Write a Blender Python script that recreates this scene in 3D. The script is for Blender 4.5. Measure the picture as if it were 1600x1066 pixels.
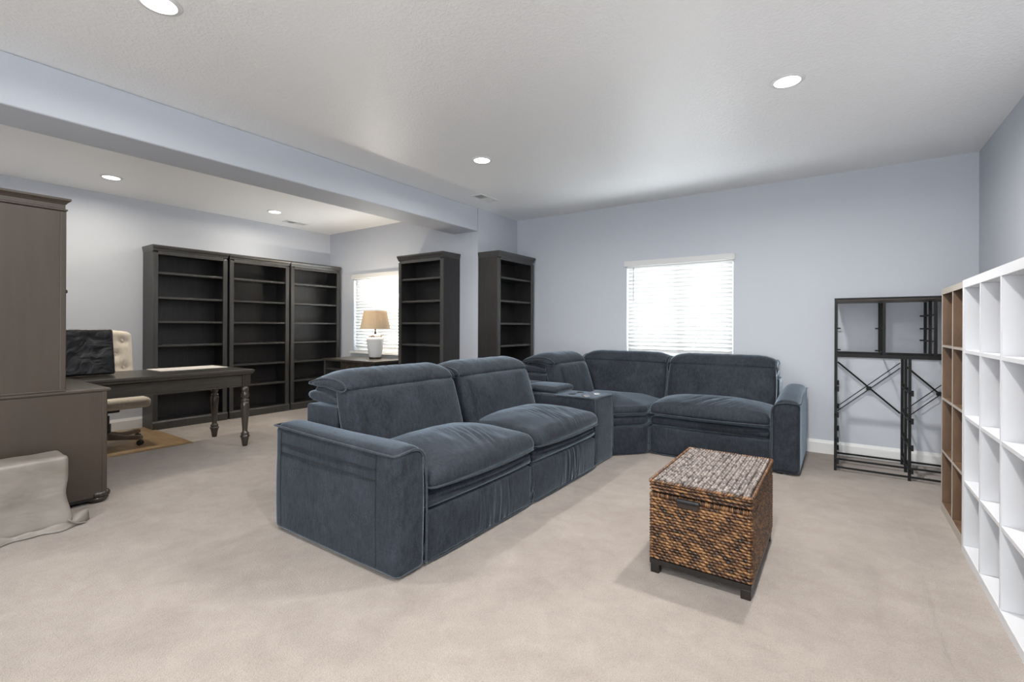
import bpy, bmesh, math, random
from mathutils import Vector, Matrix, noise

random.seed(7)
PI = math.pi
SC = bpy.context.scene
COL = SC.collection
for o in list(bpy.data.objects):
    bpy.data.objects.remove(o, do_unlink=True)

# ------------------------------------------------------------------ camera
FPX, YAW, ROLL, CAM_H = 736.4, 0.6078, -0.0043, 1.2
cam_d = bpy.data.cameras.new('camera')
cam_d.sensor_fit = 'HORIZONTAL'
cam_d.sensor_width = 36.0
cam_d.lens = FPX * 36.0 / 1600.0
cam_d.shift_y = -21.92 / 1600.0
cam_d.clip_start = 0.05
cam = bpy.data.objects.new('camera', cam_d)
COL.objects.link(cam)
_f = Vector((-math.sin(YAW), math.cos(YAW), 0))
_r0 = Vector((math.cos(YAW), math.sin(YAW), 0))
_u0 = Vector((0, 0, 1))
_r = _r0 * math.cos(ROLL) - _u0 * math.sin(ROLL)
_u = _r0 * math.sin(ROLL) + _u0 * math.cos(ROLL)
_m = Matrix((_r, _u, -_f)).transposed().to_4x4()
_m.translation = Vector((0, 0, CAM_H))
cam.matrix_world = _m
SC.camera = cam

# ------------------------------------------------------------------ world, light levels, exposure
SKY_COLOR, SKY_STRENGTH = (0.93, 0.965, 1.0, 1), 13.5
DOWNLIGHT_W = 16.0
RIGHT_ROW_W = 36.0
OFFICE_W = 11.0
DOWNLIGHT_COLOR = (1.0, 0.97, 0.93)
OFFICE_COLOR = (1.0, 0.925, 0.80)
SC.view_settings.view_transform = 'Standard'
SC.view_settings.look = 'None'
SC.view_settings.gamma = 1.0
SC.view_settings.use_curve_mapping = False
SC.view_settings.exposure = 0.42
SC.cycles.use_denoising = True
SC.cycles.max_bounces = 10
SC.cycles.diffuse_bounces = 6
SC.cycles.sample_clamp_indirect = 6.0
w = bpy.data.worlds.new('overcast_sky')
SC.world = w
w.use_nodes = True
w.node_tree.nodes['Background'].inputs[0].default_value = SKY_COLOR
w.node_tree.nodes['Background'].inputs[1].default_value = SKY_STRENGTH

# ------------------------------------------------------------------ room dimensions
XB, YB, YO, XL, XR, CZ, ZB, XB2 = -3.70, 5.435, 4.567, -6.76, 0.948, 2.677, 2.39, -4.10
YR = -3.1
WIN1 = (-2.105, -0.927, 0.86, 1.955)     # x0 x1 z0 z1 in back wall
WIN2 = (-6.150, -4.972, 0.82, 1.955)     # in office back wall
FILL_DOOR = (-1.00, 0.70, 0.06, 2.10)         # unseen patio door added in the rear wall to let in fill light

for nm, (x0, x1, z0, z1), yy in (('daylight_portal', WIN1, YB), ('daylight_portal', WIN2, YO)):
    ld = bpy.data.lights.new(nm, 'AREA')
    ld.shape = 'RECTANGLE'
    ld.size, ld.size_y = x1 - x0, z1 - z0
    ld.cycles.is_portal = True
    lo = bpy.data.objects.new(nm, ld)
    COL.objects.link(lo)
    lo.location = ((x0 + x1) / 2, yy + 0.16, (z0 + z1) / 2)
    lo.rotation_euler = (-PI / 2, 0, 0)
ld = bpy.data.lights.new('daylight_portal', 'AREA')
ld.shape = 'RECTANGLE'
ld.size, ld.size_y = FILL_DOOR[1] - FILL_DOOR[0], FILL_DOOR[3] - FILL_DOOR[2]
ld.cycles.is_portal = True
lo = bpy.data.objects.new('daylight_portal', ld)
COL.objects.link(lo)
lo.location = ((FILL_DOOR[0] + FILL_DOOR[1]) / 2, YR - 0.16, (FILL_DOOR[2] + FILL_DOOR[3]) / 2)
lo.rotation_euler = (PI / 2, 0, 0)

# ------------------------------------------------------------------ materials
def nodes_of(name):
    m = bpy.data.materials.new(name)
    m.use_nodes = True
    nt = m.node_tree
    return m, nt, nt.nodes['Principled BSDF']

def ramp(nt, fac, stops):
    r = nt.nodes.new('ShaderNodeValToRGB')
    top_ = max(p for p, c in stops)
    if top_ > 1.0:                      # a ramp clamps its input at 1: rescale both
        sc_ = nt.nodes.new('ShaderNodeMath')
        sc_.operation = 'DIVIDE'
        nt.links.new(fac, sc_.inputs[0])
        sc_.inputs[1].default_value = top_
        fac = sc_.outputs[0]
        stops = [(p / top_, c) for p, c in stops]
    els = r.color_ramp.elements
    while len(els) < len(stops):
        els.new(0.5)
    for e, (p, c) in zip(els, stops):
        e.position = p
        e.color = (c[0], c[1], c[2], 1)
    nt.links.new(fac, r.inputs[0])
    return r.outputs[0]

def coords(nt, scale=(1, 1, 1), out='Object'):
    tc = nt.nodes.new('ShaderNodeTexCoord')
    mp = nt.nodes.new('ShaderNodeMapping')
    mp.inputs['Scale'].default_value = scale
    nt.links.new(tc.outputs[out], mp.inputs[0])
    return mp.outputs[0]

def noise_tex(nt, vec, scale, detail=3, rough=0.5, dist=0.0):
    n = nt.nodes.new('ShaderNodeTexNoise')
    n.inputs['Scale'].default_value = scale
    n.inputs['Detail'].default_value = detail
    n.inputs['Roughness'].default_value = rough
    n.inputs['Distortion'].default_value = dist
    nt.links.new(vec, n.inputs['Vector'])
    return n.outputs['Fac']

def bump(nt, bsdf, height, strength, dist, prev=None):
    b = nt.nodes.new('ShaderNodeBump')
    b.inputs['Strength'].default_value = strength
    b.inputs['Distance'].default_value = dist
    nt.links.new(height, b.inputs['Height'])
    if prev is not None:
        nt.links.new(prev, b.inputs['Normal'])
    nt.links.new(b.outputs[0], bsdf.inputs['Normal'])
    return b.outputs[0]

def plain(name, col, rough=0.5, metal=0.0, spec=0.5, bump_scale=None, bump_s=0.1, var=0.0):
    m, nt, b = nodes_of(name)
    b.inputs['Roughness'].default_value = rough
    b.inputs['Metallic'].default_value = metal
    b.inputs['Specular IOR Level'].default_value = spec
    if var:
        v = coords(nt)
        f = noise_tex(nt, v, 6, 4)
        c = ramp(nt, f, [(0.3, [x * (1 - var) for x in col]), (0.7, [min(1, x * (1 + var)) for x in col])])
        nt.links.new(c, b.inputs['Base Color'])
    else:
        b.inputs['Base Color'].default_value = (*col, 1)
    if bump_scale:
        v = coords(nt)
        bump(nt, b, noise_tex(nt, v, bump_scale, 3), bump_s, 0.002)
    return m

def wood(name, dark, light, scale=(30, 30, 2.2), rough=0.42, spec=0.5, bs=0.06):
    m, nt, b = nodes_of(name)
    v = coords(nt, scale)
    f = noise_tex(nt, v, 1.6, 5, 0.6, 0.4)
    v2 = coords(nt, (1, 1, 1))
    g = noise_tex(nt, v2, 2.5, 3)
    mx = nt.nodes.new('ShaderNodeMath')
    mx.operation = 'MULTIPLY_ADD'
    nt.links.new(g, mx.inputs[0])
    mx.inputs[1].default_value = 0.5
    nt.links.new(f, mx.inputs[2])
    c = ramp(nt, mx.outputs[0], [(0.5, dark), (1.0, light)])
    nt.links.new(c, b.inputs['Base Color'])
    b.inputs['Roughness'].default_value = rough
    b.inputs['Specular IOR Level'].default_value = spec
    bump(nt, b, f, bs, 0.001)
    return m

M = {}
DENT_OX, DENT_OY = (XL + XR) / 2, (YR + YB) / 2     # origin of the floor object

def make_wall(name, col):
    m, nt, b = nodes_of(name)
    v = coords(nt)
    f = noise_tex(nt, v, 110, 2, 0.5)
    g = noise_tex(nt, v, 1.2, 2)
    c = ramp(nt, g, [(0.3, [x * 0.985 for x in col]), (0.7, [x * 1.015 for x in col])])
    nt.links.new(c, b.inputs['Base Color'])
    b.inputs['Roughness'].default_value = 0.62
    b.inputs['Specular IOR Level'].default_value = 0.35
    bump(nt, b, f, 0.22, 0.003)
    return m

M['wall'] = make_wall('blue_grey_wall_paint', (0.540, 0.567, 0.622))
M['beam'] = make_wall('blue_grey_beam_paint', (0.540, 0.567, 0.622))

def make_ceiling():
    m, nt, b = nodes_of('white_textured_ceiling')
    v = coords(nt)
    f = noise_tex(nt, v, 55, 3, 0.55, 0.6)
    c = ramp(nt, f, [(0.42, (0, 0, 0)), (0.62, (1, 1, 1))])
    b.inputs['Base Color'].default_value = (0.89, 0.89, 0.885, 1)
    b.inputs['Roughness'].default_value = 0.36
    b.inputs['Specular IOR Level'].default_value = 0.6
    bump(nt, b, c, 0.34, 0.004)
    return m
M['ceiling'] = make_ceiling()

def make_carpet():
    m, nt, b = nodes_of('beige_cut_pile_carpet')
    v = coords(nt)
    big = noise_tex(nt, v, 1.7, 4, 0.55, 0.8)
    mid = noise_tex(nt, v, 9, 3, 0.6, 0.4)
    fine = noise_tex(nt, v, 240, 2, 0.6)
    add = nt.nodes.new('ShaderNodeMath'); add.operation = 'ADD'
    bs = nt.nodes.new('ShaderNodeMath'); bs.operation = 'MULTIPLY_ADD'
    nt.links.new(big, bs.inputs[0]); bs.inputs[1].default_value = 0.45; bs.inputs[2].default_value = 0.12
    nt.links.new(bs.outputs[0], add.inputs[0])
    ms = nt.nodes.new('ShaderNodeMath'); ms.operation = 'MULTIPLY_ADD'
    nt.links.new(mid, ms.inputs[0]); ms.inputs[1].default_value = 0.35
    fs = nt.nodes.new('ShaderNodeMath'); fs.operation = 'MULTIPLY'
    nt.links.new(fine, fs.inputs[0]); fs.inputs[1].default_value = 0.7
    nt.links.new(fs.outputs[0], ms.inputs[2])
    nt.links.new(ms.outputs[0], add.inputs[1])
    c = ramp(nt, add.outputs[0], [(0.62, (0.255, 0.216, 0.190)), (0.87, (0.345, 0.298, 0.264)), (1.12, (0.435, 0.382, 0.342))])
    nt.links.new(c, b.inputs['Base Color'])
    b.inputs['Roughness'].default_value = 1.0
    b.inputs['Specular IOR Level'].default_value = 0.05
    b.inputs['Sheen Weight'].default_value = 0.25
    tuftn = noise_tex(nt, v, 110, 3, 0.65)
    n1 = bump(nt, b, fine, 0.8, 0.006)
    n2 = bump(nt, b, mid, 0.25, 0.02, n1)
    n2 = bump(nt, b, tuftn, 0.6, 0.008, n2)
    # furniture dent pressed into the pile along x = 0.343, y = 2.2 to 4.0 (object coordinates)
    sep = nt.nodes.new('ShaderNodeSeparateXYZ')
    nt.links.new(v, sep.inputs[0])
    def mth(op, a, c):
        n_ = nt.nodes.new('ShaderNodeMath'); n_.operation = op
        for i_, q_ in enumerate((a, c)):
            if q_ is None: continue
            if isinstance(q_, (int, float)): n_.inputs[i_].default_value = q_
            else: nt.links.new(q_, n_.inputs[i_])
        return n_.outputs[0]
    def smooth_rng(val, f0, f1, t0, t1):
        m_ = nt.nodes.new('ShaderNodeMapRange'); m_.interpolation_type = 'SMOOTHSTEP'
        for k_, q_ in zip(('From Min', 'From Max', 'To Min', 'To Max'), (f0, f1, t0, t1)):
            m_.inputs[k_].default_value = q_
        nt.links.new(val, m_.inputs['Value'])
        return m_.outputs[0]
    dx = mth('ABSOLUTE', mth('SUBTRACT', sep.outputs[0], 0.343 - DENT_OX), None)
    dent = smooth_rng(dx, 0.002, 0.030, -1.0, 0.0)
    dy = mth('ABSOLUTE', mth('SUBTRACT', sep.outputs[1], 3.1 - DENT_OY), None)
    dent = mth('MULTIPLY', dent, smooth_rng(dy, 0.8, 0.95, 1.0, 0.0))
    bump(nt, b, dent, 0.4, 0.010, n2)
    return m
M['carpet'] = make_carpet()

def make_fabric(name, dark, light, sheen=0.45):
    m, nt, b = nodes_of(name)
    v = coords(nt)
    big = noise_tex(nt, v, 5.0, 4, 0.6, 0.8)
    fine = noise_tex(nt, v, 260, 2, 0.7)
    vs = coords(nt, (1.0, 1.0, 0.35))
    mid = noise_tex(nt, vs, 60, 3, 0.6)
    a = nt.nodes.new('ShaderNodeMath'); a.operation = 'MULTIPLY_ADD'
    nt.links.new(fine, a.inputs[0]); a.inputs[1].default_value = 0.8
    a2 = nt.nodes.new('ShaderNodeMath'); a2.operation = 'MULTIPLY_ADD'
    nt.links.new(mid, a2.inputs[0]); a2.inputs[1].default_value = 0.45
    bh = nt.nodes.new('ShaderNodeMath'); bh.operation = 'MULTIPLY_ADD'
    nt.links.new(big, bh.inputs[0]); bh.inputs[1].default_value = 0.5; bh.inputs[2].default_value = 0.25
    nt.links.new(bh.outputs[0], a2.inputs[2])
    nt.links.new(a2.outputs[0], a.inputs[2])
    c = ramp(nt, a.outputs[0], [(0.86, dark), (1.40, light)])
    nt.links.new(c, b.inputs['Base Color'])
    b.inputs['Roughness'].default_value = 0.85
    b.inputs['Specular IOR Level'].default_value = 0.2
    b.inputs['Sheen Weight'].default_value = sheen
    b.inputs['Sheen Roughness'].default_value = 0.24
    b.inputs['Sheen Tint'].default_value = (0.7, 0.85, 1.0, 1)
    n1 = bump(nt, b, fine, 0.5, 0.003)
    bump(nt, b, mid, 0.15, 0.006, n1)
    return m
M['sofa'] = make_fabric('slate_blue_chenille', (0.0085, 0.0100, 0.0130), (0.048, 0.058, 0.075), 1.0)
M['sofa_piping_highlight'] = make_fabric('slate_blue_piping_highlight', (0.022, 0.025, 0.030), (0.060, 0.069, 0.083), 0.8)  # paler than the cushions: highlight put into the piping colour
M['sofa_seam'] = plain('dark_seam_thread', (0.012, 0.014, 0.018), 0.9)
M['linen'] = make_fabric('cream_linen', (0.50, 0.435, 0.355), (0.76, 0.69, 0.60), 0.2)
M['espresso'] = wood('espresso_wood', (0.014, 0.0132, 0.0135), (0.028, 0.0265, 0.0265), rough=0.38, spec=0.55)
M['espresso_sheen'] = wood('espresso_wood_face_sheen', (0.036, 0.035, 0.034), (0.060, 0.058, 0.056), rough=0.36, spec=0.6)  # fronts paler than the carcass: sheen put into the wood colour
M['desk'] = wood('dark_brown_desk_wood', (0.030, 0.026, 0.022), (0.062, 0.054, 0.046), scale=(30, 2.2, 30), rough=0.30, spec=0.6)
M['desk_leg'] = wood('dark_turned_wood', (0.028, 0.022, 0.017), (0.058, 0.046, 0.038), rough=0.25, spec=0.7)
M['hutch'] = wood('taupe_brown_wood', (0.050, 0.0375, 0.0275), (0.063, 0.048, 0.036), scale=(11, 11, 0.9), rough=0.42)
M['black'] = plain('black_powder_coat', (0.006, 0.006, 0.0065), 0.55, 0.0, 0.3)
M['black_plastic'] = plain('black_plastic', (0.014, 0.014, 0.016), 0.35)
M['chrome'] = plain('brushed_chrome', (0.6, 0.6, 0.62), 0.25, 1.0)
M['bronze'] = plain('antique_bronze', (0.06, 0.045, 0.03), 0.35, 0.8)
M['white_paint'] = plain('white_semigloss_paint', (0.78, 0.78, 0.775), 0.35)
M['vinyl'] = plain('white_vinyl', (0.72, 0.73, 0.74), 0.35)
M['laminate'] = plain('white_laminate', (0.66, 0.67, 0.70), 0.42)
M['metal_white'] = plain('white_enamel', (0.78, 0.78, 0.78), 0.35)
M['vent_dark'] = plain('vent_shadow_grey', (0.16, 0.16, 0.16), 0.6)
M['paper'] = plain('cream_paper', (0.74, 0.69, 0.64), 0.6)
M['brown_lam'] = wood('walnut_laminate', (0.085, 0.047, 0.026), (0.185, 0.112, 0.067), scale=(9, 9, 1.2), rough=0.5)
M['brown_edge'] = plain('pale_oak_edge_band', (0.42, 0.38, 0.335), 0.5)
M['mat'] = wood('bamboo_mat_wood', (0.20, 0.125, 0.062), (0.36, 0.245, 0.135), scale=(3, 22, 22), rough=0.38)
M['chair_wood'] = wood('weathered_brown_wood', (0.085, 0.062, 0.043), (0.15, 0.115, 0.085), scale=(9, 9, 9), rough=0.5)
M['grey_cap'] = plain('grey_plastic_cap', (0.36, 0.36, 0.38), 0.4)
M['rack_board'] = wood('rustic_brown_board', (0.09, 0.065, 0.047), (0.17, 0.13, 0.10), scale=(2, 20, 20), rough=0.5)

def make_vinyl_cover():
    m, nt, b = nodes_of('black_nylon_cover')
    v = coords(nt)
    f = noise_tex(nt, v, 7, 3, 0.5, 1.2)
    b.inputs['Base Color'].default_value = (0.006, 0.0065, 0.009, 1)
    b.inputs['Roughness'].default_value = 0.32
    bump(nt, b, f, 0.5, 0.03)
    return m
M['nylon'] = make_vinyl_cover()

def make_plastic_bag():
    m, nt, b = nodes_of('grey_translucent_dust_cover')
    v = coords(nt, (1, 1, 2.2))
    f = noise_tex(nt, v, 4, 2, 0.45, 0.8)
    g = noise_tex(nt, v, 3.0, 3, 0.5, 0.7)
    c = ramp(nt, g, [(0.3, (0.175, 0.155, 0.133)), (0.7, (0.27, 0.245, 0.220))])
    nt.links.new(c, b.inputs['Base Color'])
    b.inputs['Roughness'].default_value = 0.36
    b.inputs['Specular IOR Level'].default_value = 0.5
    bump(nt, b, f, 0.28, 0.03)
    return m
M['bag'] = make_plastic_bag()

def make_slat():
    m, nt, b = nodes_of('white_faux_wood_slat')
    b.inputs['Base Color'].default_value = (0.72, 0.72, 0.71, 1)
    b.inputs['Roughness'].default_value = 0.4
    tr = nt.nodes.new('ShaderNodeBsdfTranslucent')
    tr.inputs[0].default_value = (0.9, 0.9, 0.88, 1)
    mx = nt.nodes.new('ShaderNodeMixShader')
    mx.inputs[0].default_value = 0.05
    out = nt.nodes['Material Output']
    nt.links.new(b.outputs[0], mx.inputs[1])
    nt.links.new(tr.outputs[0], mx.inputs[2])
    nt.links.new(mx.outputs[0], out.inputs[0])
    return m
M['slat'] = make_slat()

def make_glass():
    m, nt, b = nodes_of('window_glass')
    t = nt.nodes.new('ShaderNodeBsdfTransparent')
    t.inputs[0].default_value = (0.93, 0.95, 0.95, 1)
    g = nt.nodes.new('ShaderNodeBsdfGlossy')
    g.inputs['Roughness'].default_value = 0.02
    mx = nt.nodes.new('ShaderNodeMixShader')
    mx.inputs[0].default_value = 0.06
    nt.links.new(t.outputs[0], mx.inputs[1])
    nt.links.new(g.outputs[0], mx.inputs[2])
    nt.links.new(mx.outputs[0], nt.nodes['Material Output'].inputs[0])
    return m
M['glass'] = make_glass()

def make_shade():
    m, nt, b = nodes_of('tan_linen_lampshade')
    v = coords(nt)
    f = noise_tex(nt, v, 160, 2)
    c = ramp(nt, f, [(0.35, (0.60, 0.47, 0.31)), (0.65, (0.74, 0.60, 0.42))])
    nt.links.new(c, b.inputs['Base Color'])
    b.inputs['Roughness'].default_value = 0.9
    tr = nt.nodes.new('ShaderNodeBsdfTranslucent')
    nt.links.new(c, tr.inputs[0])
    mx = nt.nodes.new('ShaderNodeMixShader')
    mx.inputs[0].default_value = 0.09
    nt.links.new(b.outputs[0], mx.inputs[1])
    nt.links.new(tr.outputs[0], mx.inputs[2])
    nt.links.new(mx.outputs[0], nt.nodes['Material Output'].inputs[0])
    return m
M['shade'] = make_shade()
M['ceramic'] = plain('white_glazed_ceramic', (0.66, 0.67, 0.69), 0.28)

def emit(name, col, s):
    m, nt, b = nodes_of(name)
    e = nt.nodes.new('ShaderNodeEmission')
    e.inputs[0].default_value = (*col, 1)
    e.inputs[1].default_value = s
    nt.links.new(e.outputs[0], nt.nodes['Material Output'].inputs[0])
    return m
M['bulb'] = emit('warm_bulb', (1.0, 0.82, 0.6), 6.0)
M['led'] = emit('lit_downlight_lens', (1.0, 0.98, 0.95), 9.0)

def make_weave(name, stops, rough):
    m, nt, b = nodes_of(name)
    g = nt.nodes.new('ShaderNodeNewGeometry')
    v = coords(nt, (1, 1, 1))
    f = noise_tex(nt, v, 8, 2)
    f2 = noise_tex(nt, coords(nt, (120, 120, 400)), 1.0, 2)
    a = nt.nodes.new('ShaderNodeMath'); a.operation = 'MULTIPLY_ADD'
    nt.links.new(g.outputs['Random Per Island'], a.inputs[0]); a.inputs[1].default_value = 0.75
    fm = nt.nodes.new('ShaderNodeMath'); fm.operation = 'MULTIPLY_ADD'
    nt.links.new(f, fm.inputs[0]); fm.inputs[1].default_value = 0.25; fm.inputs[2].default_value = 0.26
    nt.links.new(fm.outputs[0], a.inputs[2])
    a2 = nt.nodes.new('ShaderNodeMath'); a2.operation = 'MULTIPLY_ADD'
    nt.links.new(f2, a2.inputs[0]); a2.inputs[1].default_value = 0.3
    nt.links.new(a.outputs[0], a2.inputs[2])
    c = ramp(nt, a2.outputs[0], stops)
    nt.links.new(c, b.inputs['Base Color'])
    b.inputs['Roughness'].default_value = rough
    b.inputs['Specular IOR Level'].default_value = 0.6
    return m
M['weave'] = make_weave('woven_banana_leaf', [(0.52, (0.020, 0.010, 0.006)), (0.80, (0.075, 0.032, 0.013)), (1.02, (0.15, 0.066, 0.024)), (1.30, (0.27, 0.135, 0.052))], 0.36)
M['weave_top_sheen'] = make_weave('woven_banana_leaf_lid_sheen', [(0.5, (0.05, 0.038, 0.034)), (0.85, (0.15, 0.125, 0.115)), (1.1, (0.26, 0.225, 0.205)), (1.3, (0.36, 0.32, 0.29))], 0.28)  # greyer than the sides: reflected window light put into the lid colour
M['weave_core'] = plain('dark_weave_core', (0.022, 0.012, 0.008), 0.8)
M['basket_leg'] = plain('black_brown_wood', (0.013, 0.010, 0.009), 0.4)

# ------------------------------------------------------------------ builders
ORG = {}

def tag(o, label=None, cat=None, group=None, kind=None):
    if label: o['label'] = label
    if cat: o['category'] = cat
    if group: o['group'] = group
    if kind: o['kind'] = kind
    return o

def thing(name, label, cat, loc=(0, 0, 0), group=None, rotz=0.0):
    o = bpy.data.objects.new(name, None)
    o.empty_display_size = 0.1
    COL.objects.link(o)
    o.location = loc
    o.rotation_euler = (0, 0, rotz)
    ORG[o.name] = Vector(loc)
    return tag(o, label, cat, group)

class MB:
    def __init__(s):
        s.v, s.f = [], []
    def add(s, verts, faces):
        b = len(s.v)
        s.v += [tuple(p) for p in verts]
        s.f += [tuple(i + b for i in q) for q in faces]
        return s
    def box(s, x0, x1, y0, y1, z0, z1):
        vs = [(x, y, z) for z in (z0, z1) for y in (y0, y1) for x in (x0, x1)]
        return s.add(vs, [(0, 2, 3, 1), (4, 5, 7, 6), (0, 1, 5, 4), (2, 6, 7, 3), (0, 4, 6, 2), (1, 3, 7, 5)])
    def bar(s, a, b, w, h=None, up=(0, 0, 1)):
        h = h or w
        a, b = Vector(a), Vector(b)
        d = (b - a).normalized()
        u = Vector(up)
        if abs(d.dot(u)) > 0.98:
            u = Vector((1, 0, 0))
        sx = d.cross(u).normalized() * w / 2
        sy = sx.cross(d).normalized() * h / 2
        vs = [a - sx - sy, a + sx - sy, a + sx + sy, a - sx + sy, b - sx - sy, b + sx - sy, b + sx + sy, b - sx + sy]
        return s.add(vs, [(0, 3, 2, 1), (4, 5, 6, 7), (0, 1, 5, 4), (1, 2, 6, 5), (2, 3, 7, 6), (3, 0, 4, 7)])
    def tube(s, pts, r, n=8, closed=False):
        pts = [Vector(p) for p in pts]
        N = len(pts)
        vs, fs = [], []
        prev = None
        for i, p in enumerate(pts):
            if closed:
                d = pts[(i + 1) % N] - pts[i - 1]
            else:
                d = pts[min(i + 1, N - 1)] - pts[max(i - 1, 0)]
            d.normalize()
            if prev is None:
                u = Vector((0, 0, 1)) if abs(d.z) < 0.9 else Vector((1, 0, 0))
                a = d.cross(u).normalized()
            else:
                a = (prev - d * prev.dot(d)).normalized()
            prev = a
            b = d.cross(a)
            rr = r(i / max(1, N - 1)) if callable(r) else r
            for k in range(n):
                t = 2 * PI * k / n
                vs.append(p + a * math.cos(t) * rr + b * math.sin(t) * rr)
        for i in range(N if closed else N - 1):
            j = (i + 1) % N
            for k in range(n):
                fs.append((i * n + k, i * n + (k + 1) % n, j * n + (k + 1) % n, j * n + k))
        if not closed:
            fs.append(tuple(range(n))[::-1])
            fs.append(tuple(range((N - 1) * n, N * n)))
        return s.add(vs, fs)
    def lathe(s, prof, cx, cy, n=24, cz=0.0):
        vs, fs = [], []
        for r, z in prof:
            for k in range(n):
                t = 2 * PI * k / n
                vs.append((cx + r * math.cos(t), cy + r * math.sin(t), cz + z))
        for i in range(len(prof) - 1):
            for k in range(n):
                fs.append((i * n + k, i * n + (k + 1) % n, (i + 1) * n + (k + 1) % n, (i + 1) * n + k))
        fs.append(tuple(range(n))[::-1])
        fs.append(tuple(range((len(prof) - 1) * n, len(prof) * n)))
        return s.add(vs, fs)
    def soft(s, lo, hi, r, n=(8, 8, 6), deform=None, rs=4):
        """rounded box on a lattice; deform(p, (u,v,w)) moves points, uvw in -1..1"""
        if not isinstance(r, (tuple, list)):
            r = (r, r, r)
        ax = []
        for a in range(3):
            L = hi[a] - lo[a]
            ra = min(r[a], L / 2 * 0.98)
            c = [lo[a] + ra * (1 - math.cos(PI / 2 * i / rs)) for i in range(rs)]
            c = [lo[a] + ra * i / rs for i in range(rs)]
            m_ = [lo[a] + ra + (L - 2 * ra) * i / n[a] for i in range(n[a] + 1)]
            e = [hi[a] - ra + ra * i / rs for i in range(1, rs + 1)]
            ax.append((c + m_ + e, ra))
        cnt = [len(a[0]) for a in ax]
        idx, vs, fs = {}, [], []
        def vid(i, j, k):
            key = (i, j, k)
            if key in idx:
                return idx[key]
            p = [ax[0][0][i], ax[1][0][j], ax[2][0][k]]
            c, d = [], []
            for a in range(3):
                ra = ax[a][1]
                q = min(max(p[a], lo[a] + ra), hi[a] - ra)
                c.append(q)
                d.append((p[a] - q) / ra if ra > 1e-9 else 0)
            L = math.sqrt(sum(x * x for x in d))
            mx_ = max(abs(x) for x in d)
            if L > 1e-9:
                k2 = mx_ / L
                k2 = 1.0 / L if True else k2
                d = [x * k2 for x in d]
            P = Vector([c[a] + d[a] * ax[a][1] for a in range(3)])
            if deform:
                uvw = [2 * (P[a] - lo[a]) / (hi[a] - lo[a]) - 1 for a in range(3)]
                P = Vector(deform(P, uvw))
            idx[key] = len(vs)
            vs.append(P)
            return idx[key]
        I, J, K = cnt
        for i in range(I - 1):
            for j in range(J - 1):
                fs.append((vid(i, j, 0), vid(i, j + 1, 0), vid(i + 1, j + 1, 0), vid(i + 1, j, 0)))
                fs.append((vid(i, j, K - 1), vid(i + 1, j, K - 1), vid(i + 1, j + 1, K - 1), vid(i, j + 1, K - 1)))
        for i in range(I - 1):
            for k in range(K - 1):
                fs.append((vid(i, 0, k), vid(i + 1, 0, k), vid(i + 1, 0, k + 1), vid(i, 0, k + 1)))
                fs.append((vid(i, J - 1, k), vid(i, J - 1, k + 1), vid(i + 1, J - 1, k + 1), vid(i + 1, J - 1, k)))
        for j in range(J - 1):
            for k in range(K - 1):
                fs.append((vid(0, j, k), vid(0, j, k + 1), vid(0, j + 1, k + 1), vid(0, j + 1, k)))
                fs.append((vid(I - 1, j, k), vid(I - 1, j + 1, k), vid(I - 1, j + 1, k + 1), vid(I - 1, j, k + 1)))
        return s.add(vs, fs)
    def pillow(s, prof, c0, c1, r, place, rings=14, k=0.5, wob=None):
        """closed profile (a,b) extruded along c with rounded ends; place(a,b,c)->xyz"""
        n = len(prof)
        ca = sum(p[0] for p in prof) / n
        cb = sum(p[1] for p in prof) / n
        cs = []
        for i in range(6):
            t = i / 6 * PI / 2
            cs.append((c0 + r * (1 - math.sin(t + 0.0)) if False else c0 + r * (1 - math.cos(t)), 1 - k * (1 - math.sin(t)) ** 1.0 * 1.0))
        for i in range(rings + 1):
            cs.append((c0 + r + (c1 - c0 - 2 * r) * i / rings, 1.0))
        for i in range(5, -1, -1):
            t = i / 6 * PI / 2
            cs.append((c1 - r * (1 - math.cos(t)), 1 - k * (1 - math.sin(t))))
        vs, fs = [], []
        for c, sc in cs:
            for a, b in prof:
                aa, bb = ca + (a - ca) * sc, cb + (b - cb) * sc
                if wob:
                    aa, bb = wob(aa, bb, c)
                vs.append(place(aa, bb, c))
        R = len(cs)
        for i in range(R - 1):
            for j in range(n):
                fs.append((i * n + j, i * n + (j + 1) % n, (i + 1) * n + (j + 1) % n, (i + 1) * n + j))
        vs.append(place(ca, cb, cs[0][0])); vs.append(place(ca, cb, cs[-1][0]))
        for j in range(n):
            fs.append((R * n, (j + 1) % n, j))
            fs.append((R * n + 1, (R - 1) * n + j, (R - 1) * n + (j + 1) % n))
        return s.add(vs, fs)
    def mesh(s, name, smooth=False, fix=True, off=None):
        me = bpy.data.meshes.new(name)
        vs = s.v if off is None else [(x - off[0], y - off[1], z - off[2]) for x, y, z in s.v]
        me.from_pydata(vs, [], s.f)
        if fix:
            bm = bmesh.new()
            bm.from_mesh(me)
            bmesh.ops.recalc_face_normals(bm, faces=bm.faces)
            bm.to_mesh(me)
            bm.free()
        if smooth:
            me.polygons.foreach_set('use_smooth', [True] * len(me.polygons))
        me.update()
        return me
    def build(s, name, mat, parent=None, smooth=False, bevel=0.0, seg=2, fix=True, auto=False):
        if parent is not None:
            off = ORG.get(parent.name, Vector((0, 0, 0)))
        else:
            xs = [p[0] for p in s.v]; ys = [p[1] for p in s.v]; zs = [p[2] for p in s.v]
            off = Vector(((min(xs) + max(xs)) / 2, (min(ys) + max(ys)) / 2, min(zs)))
        me = s.mesh(name, smooth, fix, off)
        o = bpy.data.objects.new(name, me)
        COL.objects.link(o)
        me.materials.append(mat)
        if parent is not None:
            o.parent = parent
        else:
            o.location = off
        ORG[o.name] = off
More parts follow.
